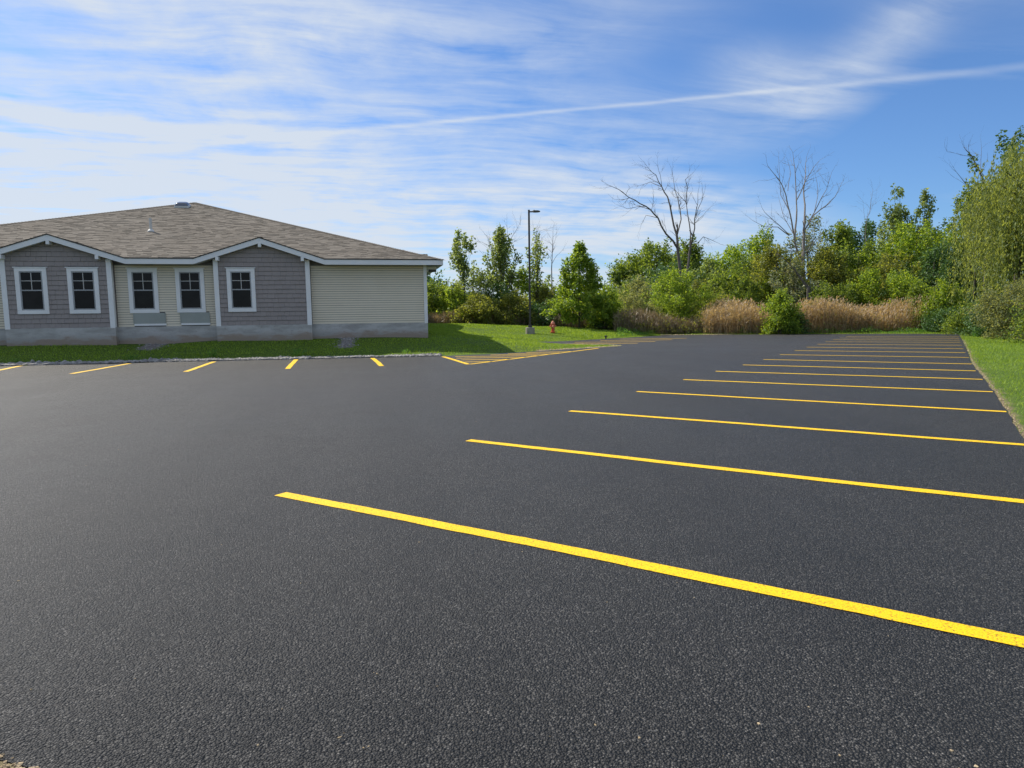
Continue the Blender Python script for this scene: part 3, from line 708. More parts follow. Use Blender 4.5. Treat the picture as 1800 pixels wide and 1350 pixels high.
# flood light under the right eave
fl = MB().box(XR+.03, XR+.52, YW+.35, YW+.60, ZE-.36, ZE-.22).box(XR+.0, XR+.16, YW+.38, YW+.52, ZE-.44, ZE-.37).build('wall_light', M['trim'], house, bevel=.01)
MB().box(XR+.16, XR+.50, YW+.34, YW+.58, ZE-.46, ZE-.362).build('lamp_head', M['blackmetal'], fl, bevel=.01)

# ---------------------------------------------------------------- vegetation tools
def unit(v): return v/(np.linalg.norm(v, axis=-1, keepdims=True)+1e-9)
def leaf_quads(rng, C, size, aspect=.55, axis=None, up=.45, jitter=1.0, out=None):
    """one folded diamond per centre"""
    n = len(C); A = unit(rng.normal(size=(n, 3))*jitter + (0 if axis is None else axis))
    Nn_ = rng.normal(size=(n, 3))*.8; Nn_[:, 2] += up
    if out is not None: Nn_ = Nn_+out*.6
    Wd = unit(np.cross(A, Nn_)); S = size*rng.uniform(.6, 1.35, (n, 1)); h = S*.5; w_ = S*.5*aspect
    V = np.stack([C-A*h, C+Wd*w_+A*h*.1, C+A*h, C-Wd*w_+A*h*.1], 1).reshape(-1, 3)
    Fq = np.arange(4*n).reshape(n, 4); return V, Fq
def merge(parts):
    V = []; Fq = []; o = 0
    for v, f in parts: V.append(v); Fq.append(f+o); o += len(v)
    return np.concatenate(V), np.concatenate(Fq)
PROF = dict(
    round=lambda t: np.sin(np.pi*np.clip(.10+.86*t, 0, 1))**.6,
    cone=lambda t: np.clip(1.06-t, 0, 1)**.72*np.minimum(1, t/.10+.35),
    column=lambda t: np.minimum(1, t/.15+.3)*np.clip(1.03-t, 0, 1)**.40,
    mound=lambda t: np.sqrt(np.clip(1-t*t*.97, 0, 1)),
    vase=lambda t: (.35+.75*t)*np.clip(1.05-t, 0, 1)**.33*1.25,
)
def crown_tree(name, cat, label, x, y, H, rad, leafm, n, prof='round', z0=.2, leaf=.17, clump=.55, K=90, bark='bark', tr=.10, seed=0,
               stems=1, group=None, depth=.85, hole=0.0, lean=(0, 0), bumps=.22, base=None, upl=.4, lobed=None):
    rng = np.random.default_rng(seed); zb = zt1(x, y) if base is None else base
    root = empty(name, (x, y, zb), label=label, cat=cat, group=group)
    fx, fy = _rt0[:2], _fw0[:2]
    # clump centres inside an uneven envelope
    ph = rng.uniform(0, 6.28, 4); cs = []; rc = []
    while len(cs) < K:
        t = rng.uniform(0, 1); a = rng.uniform(0, 6.28)
        R_ = rad*PROF[prof](np.array(t))*(1+bumps*math.sin(3*a+ph[0]+5*t)+bumps*.8*math.sin(5*a+ph[1]-7*t)*.7+bumps*.6*math.sin(9*t+ph[2]))
        if hole and math.sin(a*2+ph[3]+t*9)*math.sin(t*11+ph[1]) > 1-hole: continue
        q = rng.uniform(.15, 1)**.5
        c = np.array([0., 0, zb+H*(z0+(1-z0)*t*.92)]); off = R_*q
        c[:2] = [x, y]+fx*math.cos(a)*off+fy*math.sin(a)*off*depth; c[0] += lean[0]*(c[2]-zb); c[1] += lean[1]*(c[2]-zb)
        cs.append(c); rc.append(clump*rng.uniform(.6, 1.35)*(.75 if t > .8 else 1))
    cs = np.array(cs); rc = np.array(rc)
    # wood
    m = MB(); tips = []
    for s in range(stems):
        a = rng.uniform(0, 6.28); sp = (0 if stems == 1 else rad*.35)
        bx, by = x+math.cos(a)*sp*.25, y+math.sin(a)*sp*.25; topz = zb+H*(.86 if stems == 1 else rng.uniform(.6, .85))
        pts = []
        for k in range(7):
            u = k/6; pts.append([bx+math.cos(a)*sp*u+lean[0]*H*u+.05*H*.4*math.sin(u*4+ph[0]+s)*u, by+math.sin(a)*sp*u*depth+lean[1]*H*u+.05*H*.4*math.sin(u*5+ph[1]+s)*u, zb-.1+(topz-zb)*u])
        m.tube(pts, [tr*(1.25 if k == 0 else 1)*(1-.80*k/6)/math.sqrt(stems) for k in range(7)], 7); tips.append(np.array(pts))
    nl_ = min(K, 60)
    for i in rng.choice(K, nl_, replace=False):
        st = tips[rng.integers(len(tips))]; c = cs[i]; hh = (c[2]-zb)*rng.uniform(.35, .75)
        j = int(np.argmin(np.abs(st[:, 2]-(zb+hh)))); p0 = st[j]; mid = p0*.5+c*.5+np.array([0, 0, -.06*np.linalg.norm(c-p0)])+rng.normal(size=3)*.06
        r0 = max(.012, tr*.42*(1-j/7)); m.tube([p0, mid, c], [r0, r0*.6, .008], 4, cap=False)
    m.build('trunk', M[bark], root)
    # leaves
    wgt = rc**2; wgt /= wgt.sum(); idx = rng.choice(K, n, p=wgt)
    g = np.clip(rng.normal(size=(n, 3)), -1.9, 1.9)*.52
    ax_ = cs-np.array([x, y, 0])*1.0; ax_[:, 2] = cs[:, 2]-(zb+H*.35); ax_ = unit(ax_*np.array([1, 1, 1.15])+rng.normal(size=ax_.shape)*.8)   # every spray points its own way, mostly outwards and up
    A_ = ax_[idx]; dt = (g*A_).sum(1, keepdims=True); g = (g-A_*dt)*(.78-.28*np.clip(dt, -1, 1))+A_*dt*1.55
    C = cs[idx]+g*rc[idx][:, None]*1.12
    V, Fq = leaf_quads(rng, C, leaf*1.18, .62, up=upl, out=g)
    link('crown', mesh_np('crown', V, Fq), L[leafm], root)
    return root
def place(px, D):                          # ground position under one sight line
    p = at(px, 560, D); return float(p[0]), float(p[1])
def T(name, cat, label, px, top, halfw, D, leafm, n, seed, **kw):
    x, y = place(px, D); zb = zt1(x, y) if kw.get('base') is None else kw['base']
    H = at(px, top, D)[2]-zb; return crown_tree(name, cat, label, x, y, H, halfw*(1.25 if kw.get('group') == BACK else 1.1)*D/F_PX, leafm, int(n*(1.5 if kw.get('group') == BACK else 1.1 if kw.get('group') == LEFT else 1.4)), seed=seed, **kw)

BACK = 'trees rising behind the reed bed'; LEFT = 'young trees and shrubs behind the lawn'
# --- far row
T('broadleaf_tree', 'tree', 'far dark tree in the gap right of the house corner', 752, 484, 34, 92, 'dark', 5000, 1, leaf=.34, clump=1.3, K=40, group=LEFT, tr=.2, base=0)
T('broadleaf_tree', 'tree', 'far low dark tree behind the leaning thin tree beside the house', 800, 520, 40, 98, 'dark', 4500, 2, leaf=.34, clump=1.2, K=40, group=LEFT, tr=.2, base=0)
T('broadleaf_tree', 'tree', 'far low round tree seen between lamp post and small maple', 955, 506, 42, 92, 'mid', 4500, 3, leaf=.32, clump=1.2, K=40, group=LEFT, tr=.2, base=0)
T('broadleaf_tree', 'tree', 'far low tree just right of the small maple', 1060, 503, 40, 88, 'mid', 4200, 4, leaf=.30, clump=1.1, K=40, group=LEFT, tr=.2, base=0)
T('broadleaf_tree', 'tree', 'round topped tree at the left end of the reed bed treeline', 1105, 455, 34, 76, 'mid', 9000, 5, leaf=.23, clump=.8, K=60, group=BACK, tr=.16, base=0, z0=.05)
T('broadleaf_tree', 'tree', 'tall dense green tree standing behind the left dead tree', 1152, 424, 56, 78, 'mid', 15000, 6, leaf=.23, clump=.85, K=90, group=BACK, tr=.22, base=0, z0=.08)
T('broadleaf_tree', 'tree', 'rounded tree just right of the left dead tree trunks', 1212, 424, 30, 74, 'mid', 8500, 7, leaf=.22, clump=.75, K=60, group=BACK, tr=.18, base=0, z0=.05)
T('broadleaf_tree', 'tree', 'low pale tree in the dip between the two dead trees', 1250, 458, 30, 68, 'pale', 7000, 8, leaf=.19, clump=.6, K=60, group=BACK, tr=.12, base=0, z0=.05)
T('broadleaf_tree', 'tree', 'broad flat topped tree in the middle of the treeline', 1285, 432, 48, 84, 'bright', 12000, 9, leaf=.24, clump=.9, K=80, group=BACK, tr=.22, base=0, z0=.05)
T('broadleaf_tree', 'tree', 'bright feathery topped tree left of the right dead tree', 1338, 403, 36, 72, 'bright', 9500, 10, leaf=.20, clump=.7, K=80, group=BACK, tr=.18, base=0, z0=.1, prof='column')
T('broadleaf_tree', 'tree', 'thin leaved airy poplar right behind the right dead tree', 1418, 372, 40, 70, 'silver', 3600, 11, leaf=.18, clump=.5, K=70, group=BACK, tr=.14, base=0, z0=.2, prof='column', hole=.3)
T('broadleaf_tree', 'tree', 'pointed green tree right of the right dead tree', 1468, 384, 28, 68, 'mid', 7600, 12, leaf=.19, clump=.6, K=70, group=BACK, tr=.15, base=0, z0=.1, prof='column')
T('broadleaf_tree', 'tree', 'dark round headed tree far back between poplar and tall tree', 1512, 384, 34, 88, 'dark', 8000, 13, leaf=.25, clump=.8, K=60, group=BACK, tr=.24, base=0, z0=.2)
T('broadleaf_tree', 'tree', 'tall loose pale tree with the left of two raised leafy tops', 1566, 327, 34, 64, 'pale', 6000, 14, leaf=.19, clump=.5, K=80, group=BACK, tr=.16, base=0, z0=.2, prof='column', hole=.35, bumps=.35)
T('broadleaf_tree', 'tree', 'slender tree with the right of two raised leafy tops', 1616, 331, 23, 63, 'pale', 3800, 15, leaf=.19, clump=.42, K=60, group=BACK, tr=.13, base=0, z0=.2, prof='column', hole=.3, bumps=.35)
T('broadleaf_tree', 'tree', 'wide dense tree filling the treeline left of the willow', 1605, 392, 66, 60, 'bright', 17000, 16, leaf=.18, clump=.65, K=120, group=BACK, tr=.2, base=0, z0=.05)
T('broadleaf_tree', 'tree', 'flat topped tree tucked against the left side of the willow', 1666, 382, 50, 62, 'mid', 10500, 17, leaf=.19, clump=.7, K=90, group=BACK, tr=.2, base=0, z0=.05)
T('broadleaf_tree', 'tree', 'wispy open topped tree peeping over left of the willow', 1690, 350, 20, 70, 'pale', 1500, 18, leaf=.19, clump=.4, K=40, group=BACK, tr=.1, base=0, z0=.35, prof='column', hole=.3)
T('broadleaf_tree', 'tree', 'dense dark tree directly behind the willow curtains', 1770, 380, 66, 58, 'dark', 12000, 27, leaf=.2, clump=.8, K=90, group=BACK, tr=.2, base=0, z0=.02)
T('broadleaf_tree', 'tree', 'green tree behind the willow at the right border', 1850, 340, 60, 54, 'mid', 10000, 28, leaf=.2, clump=.8, K=90, group=BACK, tr=.2, base=0, z0=.02)
# --- middle row
T('broadleaf_tree', 'tree', 'yellow green tree standing in front of the right dead trunk', 1362, 428, 38, 60, 'olive', 10500, 19, leaf=.16, clump=.55, K=100, group=BACK, tr=.14, base=0, z0=.1)
T('broadleaf_tree', 'tree', 'mid green tree low between the two dead trees', 1308, 448, 38, 64, 'mid', 9500, 20, leaf=.17, clump=.6, K=90, group=BACK, tr=.14, base=0, z0=.05)
T('broadleaf_tree', 'tree', 'olive tree with loose crown right of the right dead trunk', 1448, 432, 34, 60, 'olive', 9000, 21, leaf=.16, clump=.55, K=90, group=BACK, tr=.14, base=0, z0=.05, hole=.15)
T('broadleaf_tree', 'tree', 'green tree mid row below the dark round headed tree', 1505, 418, 42, 62, 'mid', 11000, 22, leaf=.17, clump=.6, K=90, group=BACK, tr=.14, base=0, z0=.05)
T('broadleaf_tree', 'tree', 'bushy olive tree below the two raised leafy tops', 1565, 442, 42, 57, 'olive', 10500, 23, leaf=.15, clump=.5, K=100, group=BACK, tr=.12, base=0, z0=.03)
T('broadleaf_tree', 'tree', 'dark green bushy tree beside the lower willow strands', 1640, 420, 46, 55, 'dark', 10500, 24, leaf=.15, clump=.55, K=100, group=BACK, tr=.12, base=0, z0=.0)
T('broadleaf_tree', 'tree', 'shady low tree behind the left dead tree base', 1180, 462, 44, 66, 'dark', 9500, 25, leaf=.18, clump=.65, K=80, group=BACK, tr=.12, base=0, z0=.03)
T('broadleaf_tree', 'tree', 'low grey green tree at the left end above the brush', 1120, 492, 42, 62, 'sage', 9000, 26, leaf=.15, clump=.6, K=80, group=BACK, tr=.10, base=0, z0=.0)
# --- shrubs right part
SH = 'shrubs along the reed bed'
def S(label, px, top, hw, D, lf, n, seed, **kw):
    kw.setdefault('prof', 'mound'); kw.setdefault('z0', .02); kw.setdefault('clump', .38); kw.setdefault('K', 70); kw.setdefault('leaf', .12); kw.setdefault('stems', 4); kw.setdefault('tr', .06); kw.setdefault('bark', 'stem'); kw.setdefault('group', SH)
    return T('shrub', 'shrub', label, px, top, hw, D, lf, n, seed, **kw)
S('tall fresh green shrub with bare stems below, under the left dead tree', 1188, 474, 46, 53, 'bright', 9500, 31, prof='round', z0=.22, K=110, hole=.1, stems=6)
S('rounded sage green shrub left of the tall stemmed shrub', 1118, 514, 36, 53, 'sage', 8500, 32, leaf=.09)
S('low olive shrub at the front edge of the brush, right of the tall stemmed shrub', 1258, 512, 26, 55, 'olive', 5500, 33, prof='round', z0=.2)
S('leafy shrub with pale leaves standing in front of the dead trunk', 1385, 455, 34, 57, 'silver', 4600, 34, leaf=.14, prof='round', z0=.1, hole=.2)
S('bright green shrub growing out of the reeds at the pavement edge', 1372, 511, 26, 46.5, 'bright', 6500, 35, leaf=.11, z0=.05)
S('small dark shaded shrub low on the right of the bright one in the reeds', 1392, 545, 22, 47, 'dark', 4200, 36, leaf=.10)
S('rounded green shrub behind the reeds, right of the dead trunk foot', 1450, 492, 34, 54, 'mid', 6500, 37)
S('vivid yellow green bush above the reed plumes', 1524, 468, 26, 53.5, 'bright', 6000, 38, prof='round', z0=.1)
S('dull green bush behind the reeds next to the vivid yellow green one', 1490, 500, 26, 54, 'mid', 5000, 39)
S('bright leafy bush left of the willow at half its height', 1585, 470, 34, 52, 'bright', 7000, 40, prof='round', z0=.05)
S('broad mid green bush where the reeds end', 1618, 500, 38, 49, 'mid', 8500, 41)
S('soft green bush between the end of the reeds and the willow', 1660, 488, 36, 47, 'bright', 8000, 42, leaf=.11)
S('dark low bush at the far corner of the pavement', 1668, 545, 34, 45, 'dark', 7500, 43, leaf=.10)
S('green bush behind the reeds between the two dead trees', 1312, 486, 36, 58, 'mid', 7000, 44)
S('light green bush behind the reeds left of the leaning dead limb', 1345, 474, 28, 60, 'bright', 5500, 45, prof='round', z0=.05)
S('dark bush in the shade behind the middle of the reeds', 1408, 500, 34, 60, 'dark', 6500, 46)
S('olive bush behind the brown brush, left of the reeds', 1228, 492, 34, 59, 'olive', 6500, 47)
# --- left group behind the lawn
T('slender_tree', 'tree', 'leaning thin tree with tufted top nearest the house corner', 818, 411, 15, 55, 'pale', 1500, 51, leaf=.19, clump=.42, K=20, group=LEFT, tr=.08, z0=.62, prof='round', bumps=.4, lean=(-.03, 0), upl=.1)
T('slender_tree', 'tree', 'bushy lower tree under the leaning tufted top', 832, 462, 38, 56, 'pale', 4600, 52, leaf=.17, clump=.42, K=60, group=LEFT, tr=.09, z0=.25, hole=.3, bumps=.35)
T('slender_tree', 'tree', 'tallest loose tree with dark trunk left of the lamp post', 882, 400, 27, 57, 'pale', 3600, 53, leaf=.19, clump=.46, K=46, group=LEFT, tr=.13, z0=.42, prof='column', hole=.35, bumps=.4, upl=.1)
T('slender_tree', 'tree', 'leafy tree partly behind the lower lamp post', 902, 468, 34, 58, 'bright', 4600, 54, leaf=.17, clump=.45, K=60, group=LEFT, tr=.1, z0=.2, hole=.3)
T('slender_tree', 'tree', 'thin dark stemmed tree just behind the lamp post', 944, 402, 19, 58, 'pale', 1100, 55, leaf=.19, clump=.34, K=30, group=LEFT, tr=.09, z0=.4, prof='column', hole=.3, bumps=.4, upl=.1)
S('dense green shrub against the house corner', 762, 492, 30, 55, 'mid', 7000, 56, group=LEFT, leaf=.13, z0=0)
S('leafy shrub under the leaning thin tree', 800, 505, 34, 54, 'bright', 6000, 57, group=LEFT, leaf=.14, hole=.2)
S('wide olive shrub low behind the lawn crest', 838, 518, 40, 52, 'olive', 8000, 58, group=LEFT, leaf=.12)
S('dark shrub below the tallest loose tree', 872, 500, 32, 55, 'dark', 7000, 59, group=LEFT, leaf=.13)
S('bright tangled shrub left of the lamp base', 905, 516, 32, 52.5, 'olive', 6500, 60, group=LEFT, leaf=.12, hole=.1)
S('yellow olive shrub behind the hydrant', 958, 503, 36, 58, 'olive', 8500, 61, group=LEFT, leaf=.12)
S('very dark low shrub between lamp post and hydrant', 945, 532, 32, 53, 'dark', 6500, 62, group=LEFT, leaf=.12)
S('sunlit light green shrub right of the small maple', 1066, 500, 24, 51, 'bright', 5200, 63, group=LEFT, leaf=.13)
S('low dark shrub right of the small maple foot', 1062, 548, 26, 52, 'dark', 4200, 64, group=LEFT, leaf=.11)
S('olive shrub hidden behind the small maple', 1010, 520, 30, 57, 'olive', 5500, 65, group=LEFT, leaf=.12)
T('maple_tree', 'tree', 'small cone shaped maple with fresh leaves on the lawn edge', 1018, 424, 50, 50, 'bright', 10500, 66, leaf=.16, clump=.27, K=230, prof='cone', z0=.12, tr=.075, bumps=.14, upl=.8)

# --- bare and dead trees
def wood_tree(name, label, D, limbs, matk, r0, seed, ox, oy, sc, twigs=1.0, group=None, dz=0.0, lo=.25, foot=None, droop=0.0, thin=.72):
    rng = np.random.default_rng(seed); m = MB(); paths = []
    for k, (pts, rad, rend, dep) in enumerate(limbs):
        P_ = []
        for j, (px, py) in enumerate(pts):
            u = j/max(1, len(pts)-1); P_.append(at(ox+px/sc, oy+py/sc, D+dep*u+dz))
        P_ = np.array(P_); fine = [P_[0]]
        for a, b in zip(P_, P_[1:]):
            Lg = np.linalg.norm(b-a)
            for q in (.5, 1.0): fine.append(a+(b-a)*q+(rng.normal(size=3)*.030*Lg if q < 1 else 0))
        fine = np.array(fine); rr = np.linspace(rad*thin, rend*thin, len(fine)); m.tube(fine, rr, 7); paths.append((fine, rr))
    def twig(p, d, Lg, r, lvl):
        pts = [p]; dd = unit(d)
        for k in range(3):
            dd = unit(dd+rng.normal(size=3)*.16+np.array([0, 0, .10-droop])); pts.append(pts[-1]+dd*Lg/3)
        m.tube(pts, [r, r*.75, r*.5, r*.25], 4, cap=False)
        if lvl > 0:
            for k in range(rng.integers(2, 5)):
                j = rng.integers(1, 4); sd = unit(rng.normal(size=3)); twig(pts[j], dd+sd*.75, Lg*rng.uniform(.35, .65), r*.55, lvl-1)
    for fine, rr in paths:
        seg = np.linalg.norm(np.diff(fine, axis=0), axis=1); Lt = seg.sum(); nt = int(Lt*2.0*twigs)
        for _ in range(nt):
            u = rng.uniform(lo, 1)*(len(fine)-1); i = min(int(u), len(fine)-2); p = fine[i]+(fine[i+1]-fine[i])*(u-i); t = unit(fine[i+1]-fine[i])
            sd = unit(np.cross(t, rng.normal(size=3))); twig(p, t*.8+sd*.9, rng.uniform(.5, 1.7), min(.022, rr[i]*.5), 1)
        twig(fine[-1], unit(fine[-1]-fine[-2]), 1.0, rr[-1], 1)
    b = paths[0][0][0]; root = empty(name, (b[0], b[1], zt1(b[0], b[1]) if foot is None else foot), label=label, cat='tree', group=group)
    f0 = paths[0][0][0]; m.tube([(f0[0], f0[1], -.2), (f0[0], f0[1], f0[2]+.05)], [r0*1.1, r0], 7)
    m.build('trunk', M[matk], root); return root
limbs1 = [([(545, 900), (530, 780), (520, 690), (515, 610)], .21, .15, 0),
          ([(520, 700), (490, 650), (440, 600), (385, 490), (330, 430), (260, 390), (180, 345), (110, 290), (45, 262)], .14, .02, -3),
          ([(330, 432), (250, 408), (170, 425), (110, 400)], .04, .012, -2),
          ([(385, 490), (300, 470), (265, 540)], .04, .012, 1),
          ([(515, 610), (480, 470), (450, 340), (410, 270), (370, 190), (315, 138)], .13, .02, 1.5),
          ([(412, 272), (330, 238), (240, 268)], .045, .012, 2.5),
          ([(410, 265), (400, 190), (380, 120)], .035, .012, 0),
          ([(520, 600), (545, 500), (530, 400), (500, 290), (480, 160)], .09, .018, 3),
          ([(580, 890), (600, 780), (610, 690)], .16, .13, 0),
          ([(608, 700), (612, 600), (592, 470), (580, 380), (510, 300)], .10, .02, 1),
          ([(580, 385), (588, 280), (575, 220), (610, 190)], .06, .015, 0),
          ([(615, 680), (640, 560), (650, 440), (662, 320)], .10, .018, -2),
          ([(650, 470), (690, 370), (705, 320)], .045, .012, -1),
          ([(620, 690), (700, 620), (800, 662)], .06, .015, -2), ([(645, 520), (700, 470), (760, 405)], .03, .01, 1)]
wood_tree('dead_tree', 'dead tree with two dark trunks and one long limb reaching left', 60, limbs1, 'darkdead', .21, 71, 1060, 260, 3.971, twigs=.9, foot=0, droop=.04)
limbs2 = [([(1405, 1040), (1400, 900), (1395, 780), (1402, 640), (1402, 570)], .24, .17, 0),
          ([(1390, 790), (1350, 700), (1338, 620), (1318, 520), (1290, 400), (1250, 260), (1210, 200), (1148, 122)], .14, .02, -2),
          ([(1338, 625), (1350, 500), (1350, 380), (1340, 150), (1325, 35)], .13, .018, 1),
          ([(1402, 575), (1410, 400), (1400, 290), (1415, 170), (1422, 60)], .13, .018, 2),
          ([(1405, 575), (1470, 470), (1560, 400), (1620, 340), (1662, 255)], .10, .018, -1.5),
          ([(1440, 510), (1500, 400), (1560, 290), (1598, 165)], .07, .015, 1),
          ([(1348, 370), (1400, 260), (1450, 170), (1518, 82)], .07, .015, -1), ([(1300, 440), (1240, 330), (1225, 60)], .06, .012, 1.5), ([(1290, 300), (1310, 180), (1290, 90)], .04, .012, .5),
          ([(1300, 612), (1220, 552), (1130, 550), (1035, 500)], .07, .015, 1), ([(1300, 608), (1230, 540), (1150, 470), (1108, 415)], .06, .015, -1),
          ([(1405, 735), (1450, 690), (1520, 600)], .07, .02, -1), ([(1340, 620), (1260, 480), (1225, 340)], .05, .012, 2), ([(1470, 470), (1500, 330), (1480, 180)], .05, .012, .5)]
wood_tree('dead_tree', 'tall pale dead tree with upswept fan of bare limbs, behind the reeds', 61, limbs2, 'deadbark', .24, 72, 1060, 260, 3.971, twigs=.62, foot=0, lo=.35)
wood_tree('dead_limb', 'dark leaning dead limb crossing the foot of the pale dead tree', 54.5, [([(1435, 975), (1380, 910), (1340, 850), (1268, 780)], .14, .04, 0), ([(1340, 860), (1240, 858)], .035, .012, -1), ([(1390, 985), (1280, 975)], .04, .012, -1)], 'darkdead', .14, 73, 1060, 260, 3.971, twigs=.2, foot=0)
K5 = 5.0
wood_tree('bare_tree', 'thin leafless tree standing between lamp post and small maple', 58, [([(1150, 800), (1148, 560), (1152, 470), (1158, 330), (1160, 250)], .075, .014, 0), ([(1150, 520), (1190, 450), (1240, 400)], .03, .01, 0), ([(1156, 380), (1185, 290)], .02, .01, 0)], 'darkdead', .075, 74, 740, 360, K5, twigs=.9, group=LEFT)
wood_tree('bare_tree', 'leafless dark stem with forked top left of the lamp post', 57.5, [([(672, 720), (665, 560), (640, 430), (580, 280)], .09, .015, 0), ([(655, 500), (560, 450)], .03, .01, 1), ([(700, 600), (760, 400), (800, 280), (860, 180)], .05, .012, -1), ([(775, 360), (755, 170)], .03, .01, 0)], 'darkdead', .09, 75, 740, 360, K5, twigs=1.1, group=LEFT)
wood_tree('bare_tree', 'leafless twigs rising above the stem directly behind the lamp post', 59, [([(1025, 720), (1010, 500), (1005, 380), (1015, 250)], .09, .014, 0), ([(1012, 300), (1050, 230), (1095, 215)], .02, .008, 0), ([(1012, 290), (985, 215)], .02, .008, 0)], 'darkdead', .09, 76, 740, 360, K5, twigs=1.3, group=LEFT)
wood_tree('bare_tree', 'small grey bare tree beside the dark round headed tree', 66, [([(400, 1000), (410, 700), (440, 560), (455, 450)], .08, .014, 0), ([(415, 680), (395, 530)], .03, .01, 0), ([(430, 600), (470, 500)], .03, .01, 0)], 'deadbark', .08, 77, 1400, 200, 3.375, twigs=.6, thin=.5, group=BACK, foot=0)

# --- tall tree behind the willow, and the willow
x, y = place(1785, 47)
crown_tree('broadleaf_tree', 'tree', 'tallest dark leaved tree rising behind the willow with a bare side branch', x, y, 13.9, 3.6, 'dark', 11000, 'round', z0=.45, leaf=.19, clump=.55, K=80, tr=.28, seed=81, hole=.25, bumps=.3, base=0)
wood_tree('bare_branch_tree', 'half bare tree with leafless branches sticking out left above the willow', 46, [([(850, 1200), (830, 830), (770, 680), (740, 600), (690, 510), (610, 400), (575, 355)], .14, .015, 0), ([(800, 900), (720, 830), (640, 780), (540, 680), (450, 590)], .07, .012, -1), ([(765, 650), (762, 500), (765, 320)], .04, .01, 1)], 'darkdead', .14, 82, 1600, 200, 6.135, twigs=.5, foot=0, thin=.55)
x, y = place(1712, 46)
crown_tree('broadleaf_tree', 'tree', 'small leafy tree poking out left of the willow top', x, y, 10.2, 1.7, 'mid', 2600, 'round', z0=.70, leaf=.17, clump=.42, K=30, tr=.1, seed=83, hole=.3, base=0)
def willow():
    rng = np.random.default_rng(91); x, y = place(1908, 39.5); root = empty('willow_tree', (x, y, 0), label='large weeping willow with yellow green curtains beside the far lawn', cat='tree')
    m = MB(); m.tube([(x, y, -.2), (x+.1, y, 1.5), (x-.1, y+.1, 3.5)], [.45, .36, .30], 10); heads = []
    for k in range(64):
        a = rng.uniform(0, 6.28); rr = rng.uniform(.2, 1)**.6*6.2; hz = 12.6-(rr/6.2)**2*4.6+rng.uniform(-.9, .6)
        p = np.array([x+math.cos(a)*rr, y+math.sin(a)*rr*.85, hz]); heads.append(p)
        m.tube([(x-.1, y+.1, 3.3), ((x+p[0])/2, (y+p[1])/2, 3.3+(hz-3.3)*.72), p], [.12, .07, .02], 5, cap=False)
    m.build('trunk', M['bark'], root)
    Cs = []; Ax = []; st = MB()
    for p in heads:
        out = unit(np.array([p[0]-x, p[1]-y, 0.0])); rad = math.hypot(p[0]-x, p[1]-y)
        for s in range(rng.integers(20, 30)):
            q = p+rng.normal(size=3)*np.array([.75, .75, .45]); Lg = rng.uniform(1.6, 3.6)+(rad/6.2)*rng.uniform(0, 5.2); Lg = min(Lg, q[2]-rng.uniform(.5, 2.4))
            if Lg < .6: continue
            sw = rng.normal(size=2)*.10; n = int(Lg*16); u = np.sort(rng.uniform(0, 1, n))[:, None]
            arc = out*(np.minimum(u*4, 1)*.55)+np.array([[sw[0], sw[1], 0]])*u*Lg*.5
            c = q+arc+np.array([[0, 0, 1.0]])*(.25*np.sin(np.clip(u*5, 0, 3.14))-Lg*u)
            c = c+rng.normal(size=(n, 3))*.055; Cs.append(c); Ax.append(np.tile([[0, 0, -1.3]], (n, 1)))
    C = np.concatenate(Cs); A = np.concatenate(Ax)
    V, Fq = leaf_quads(rng, C, .20, .28, axis=A, up=.2, jitter=.55)
    link('crown', mesh_np('crown', V, Fq), L['willow'], root)
willow()
S('grey green shrub in front of the willow at the right border', 1788, 496, 52, 34, 'sage', 11000, 92, leaf=.085, clump=.32, K=110, group='shrubs under the willow')
S('dark shaded shrub under the willow curtain', 1738, 536, 34, 38, 'dark', 7500, 93, leaf=.09, group='shrubs under the willow')
S('mid green shrub filling the foot of the willow', 1700, 540, 28, 42, 'mid', 6000, 94, leaf=.09, group='shrubs under the willow')
S('shrub just outside the willow on the open lawn side', 1840, 530, 40, 30, 'mid', 7000, 95, leaf=.085, group='shrubs under the willow')

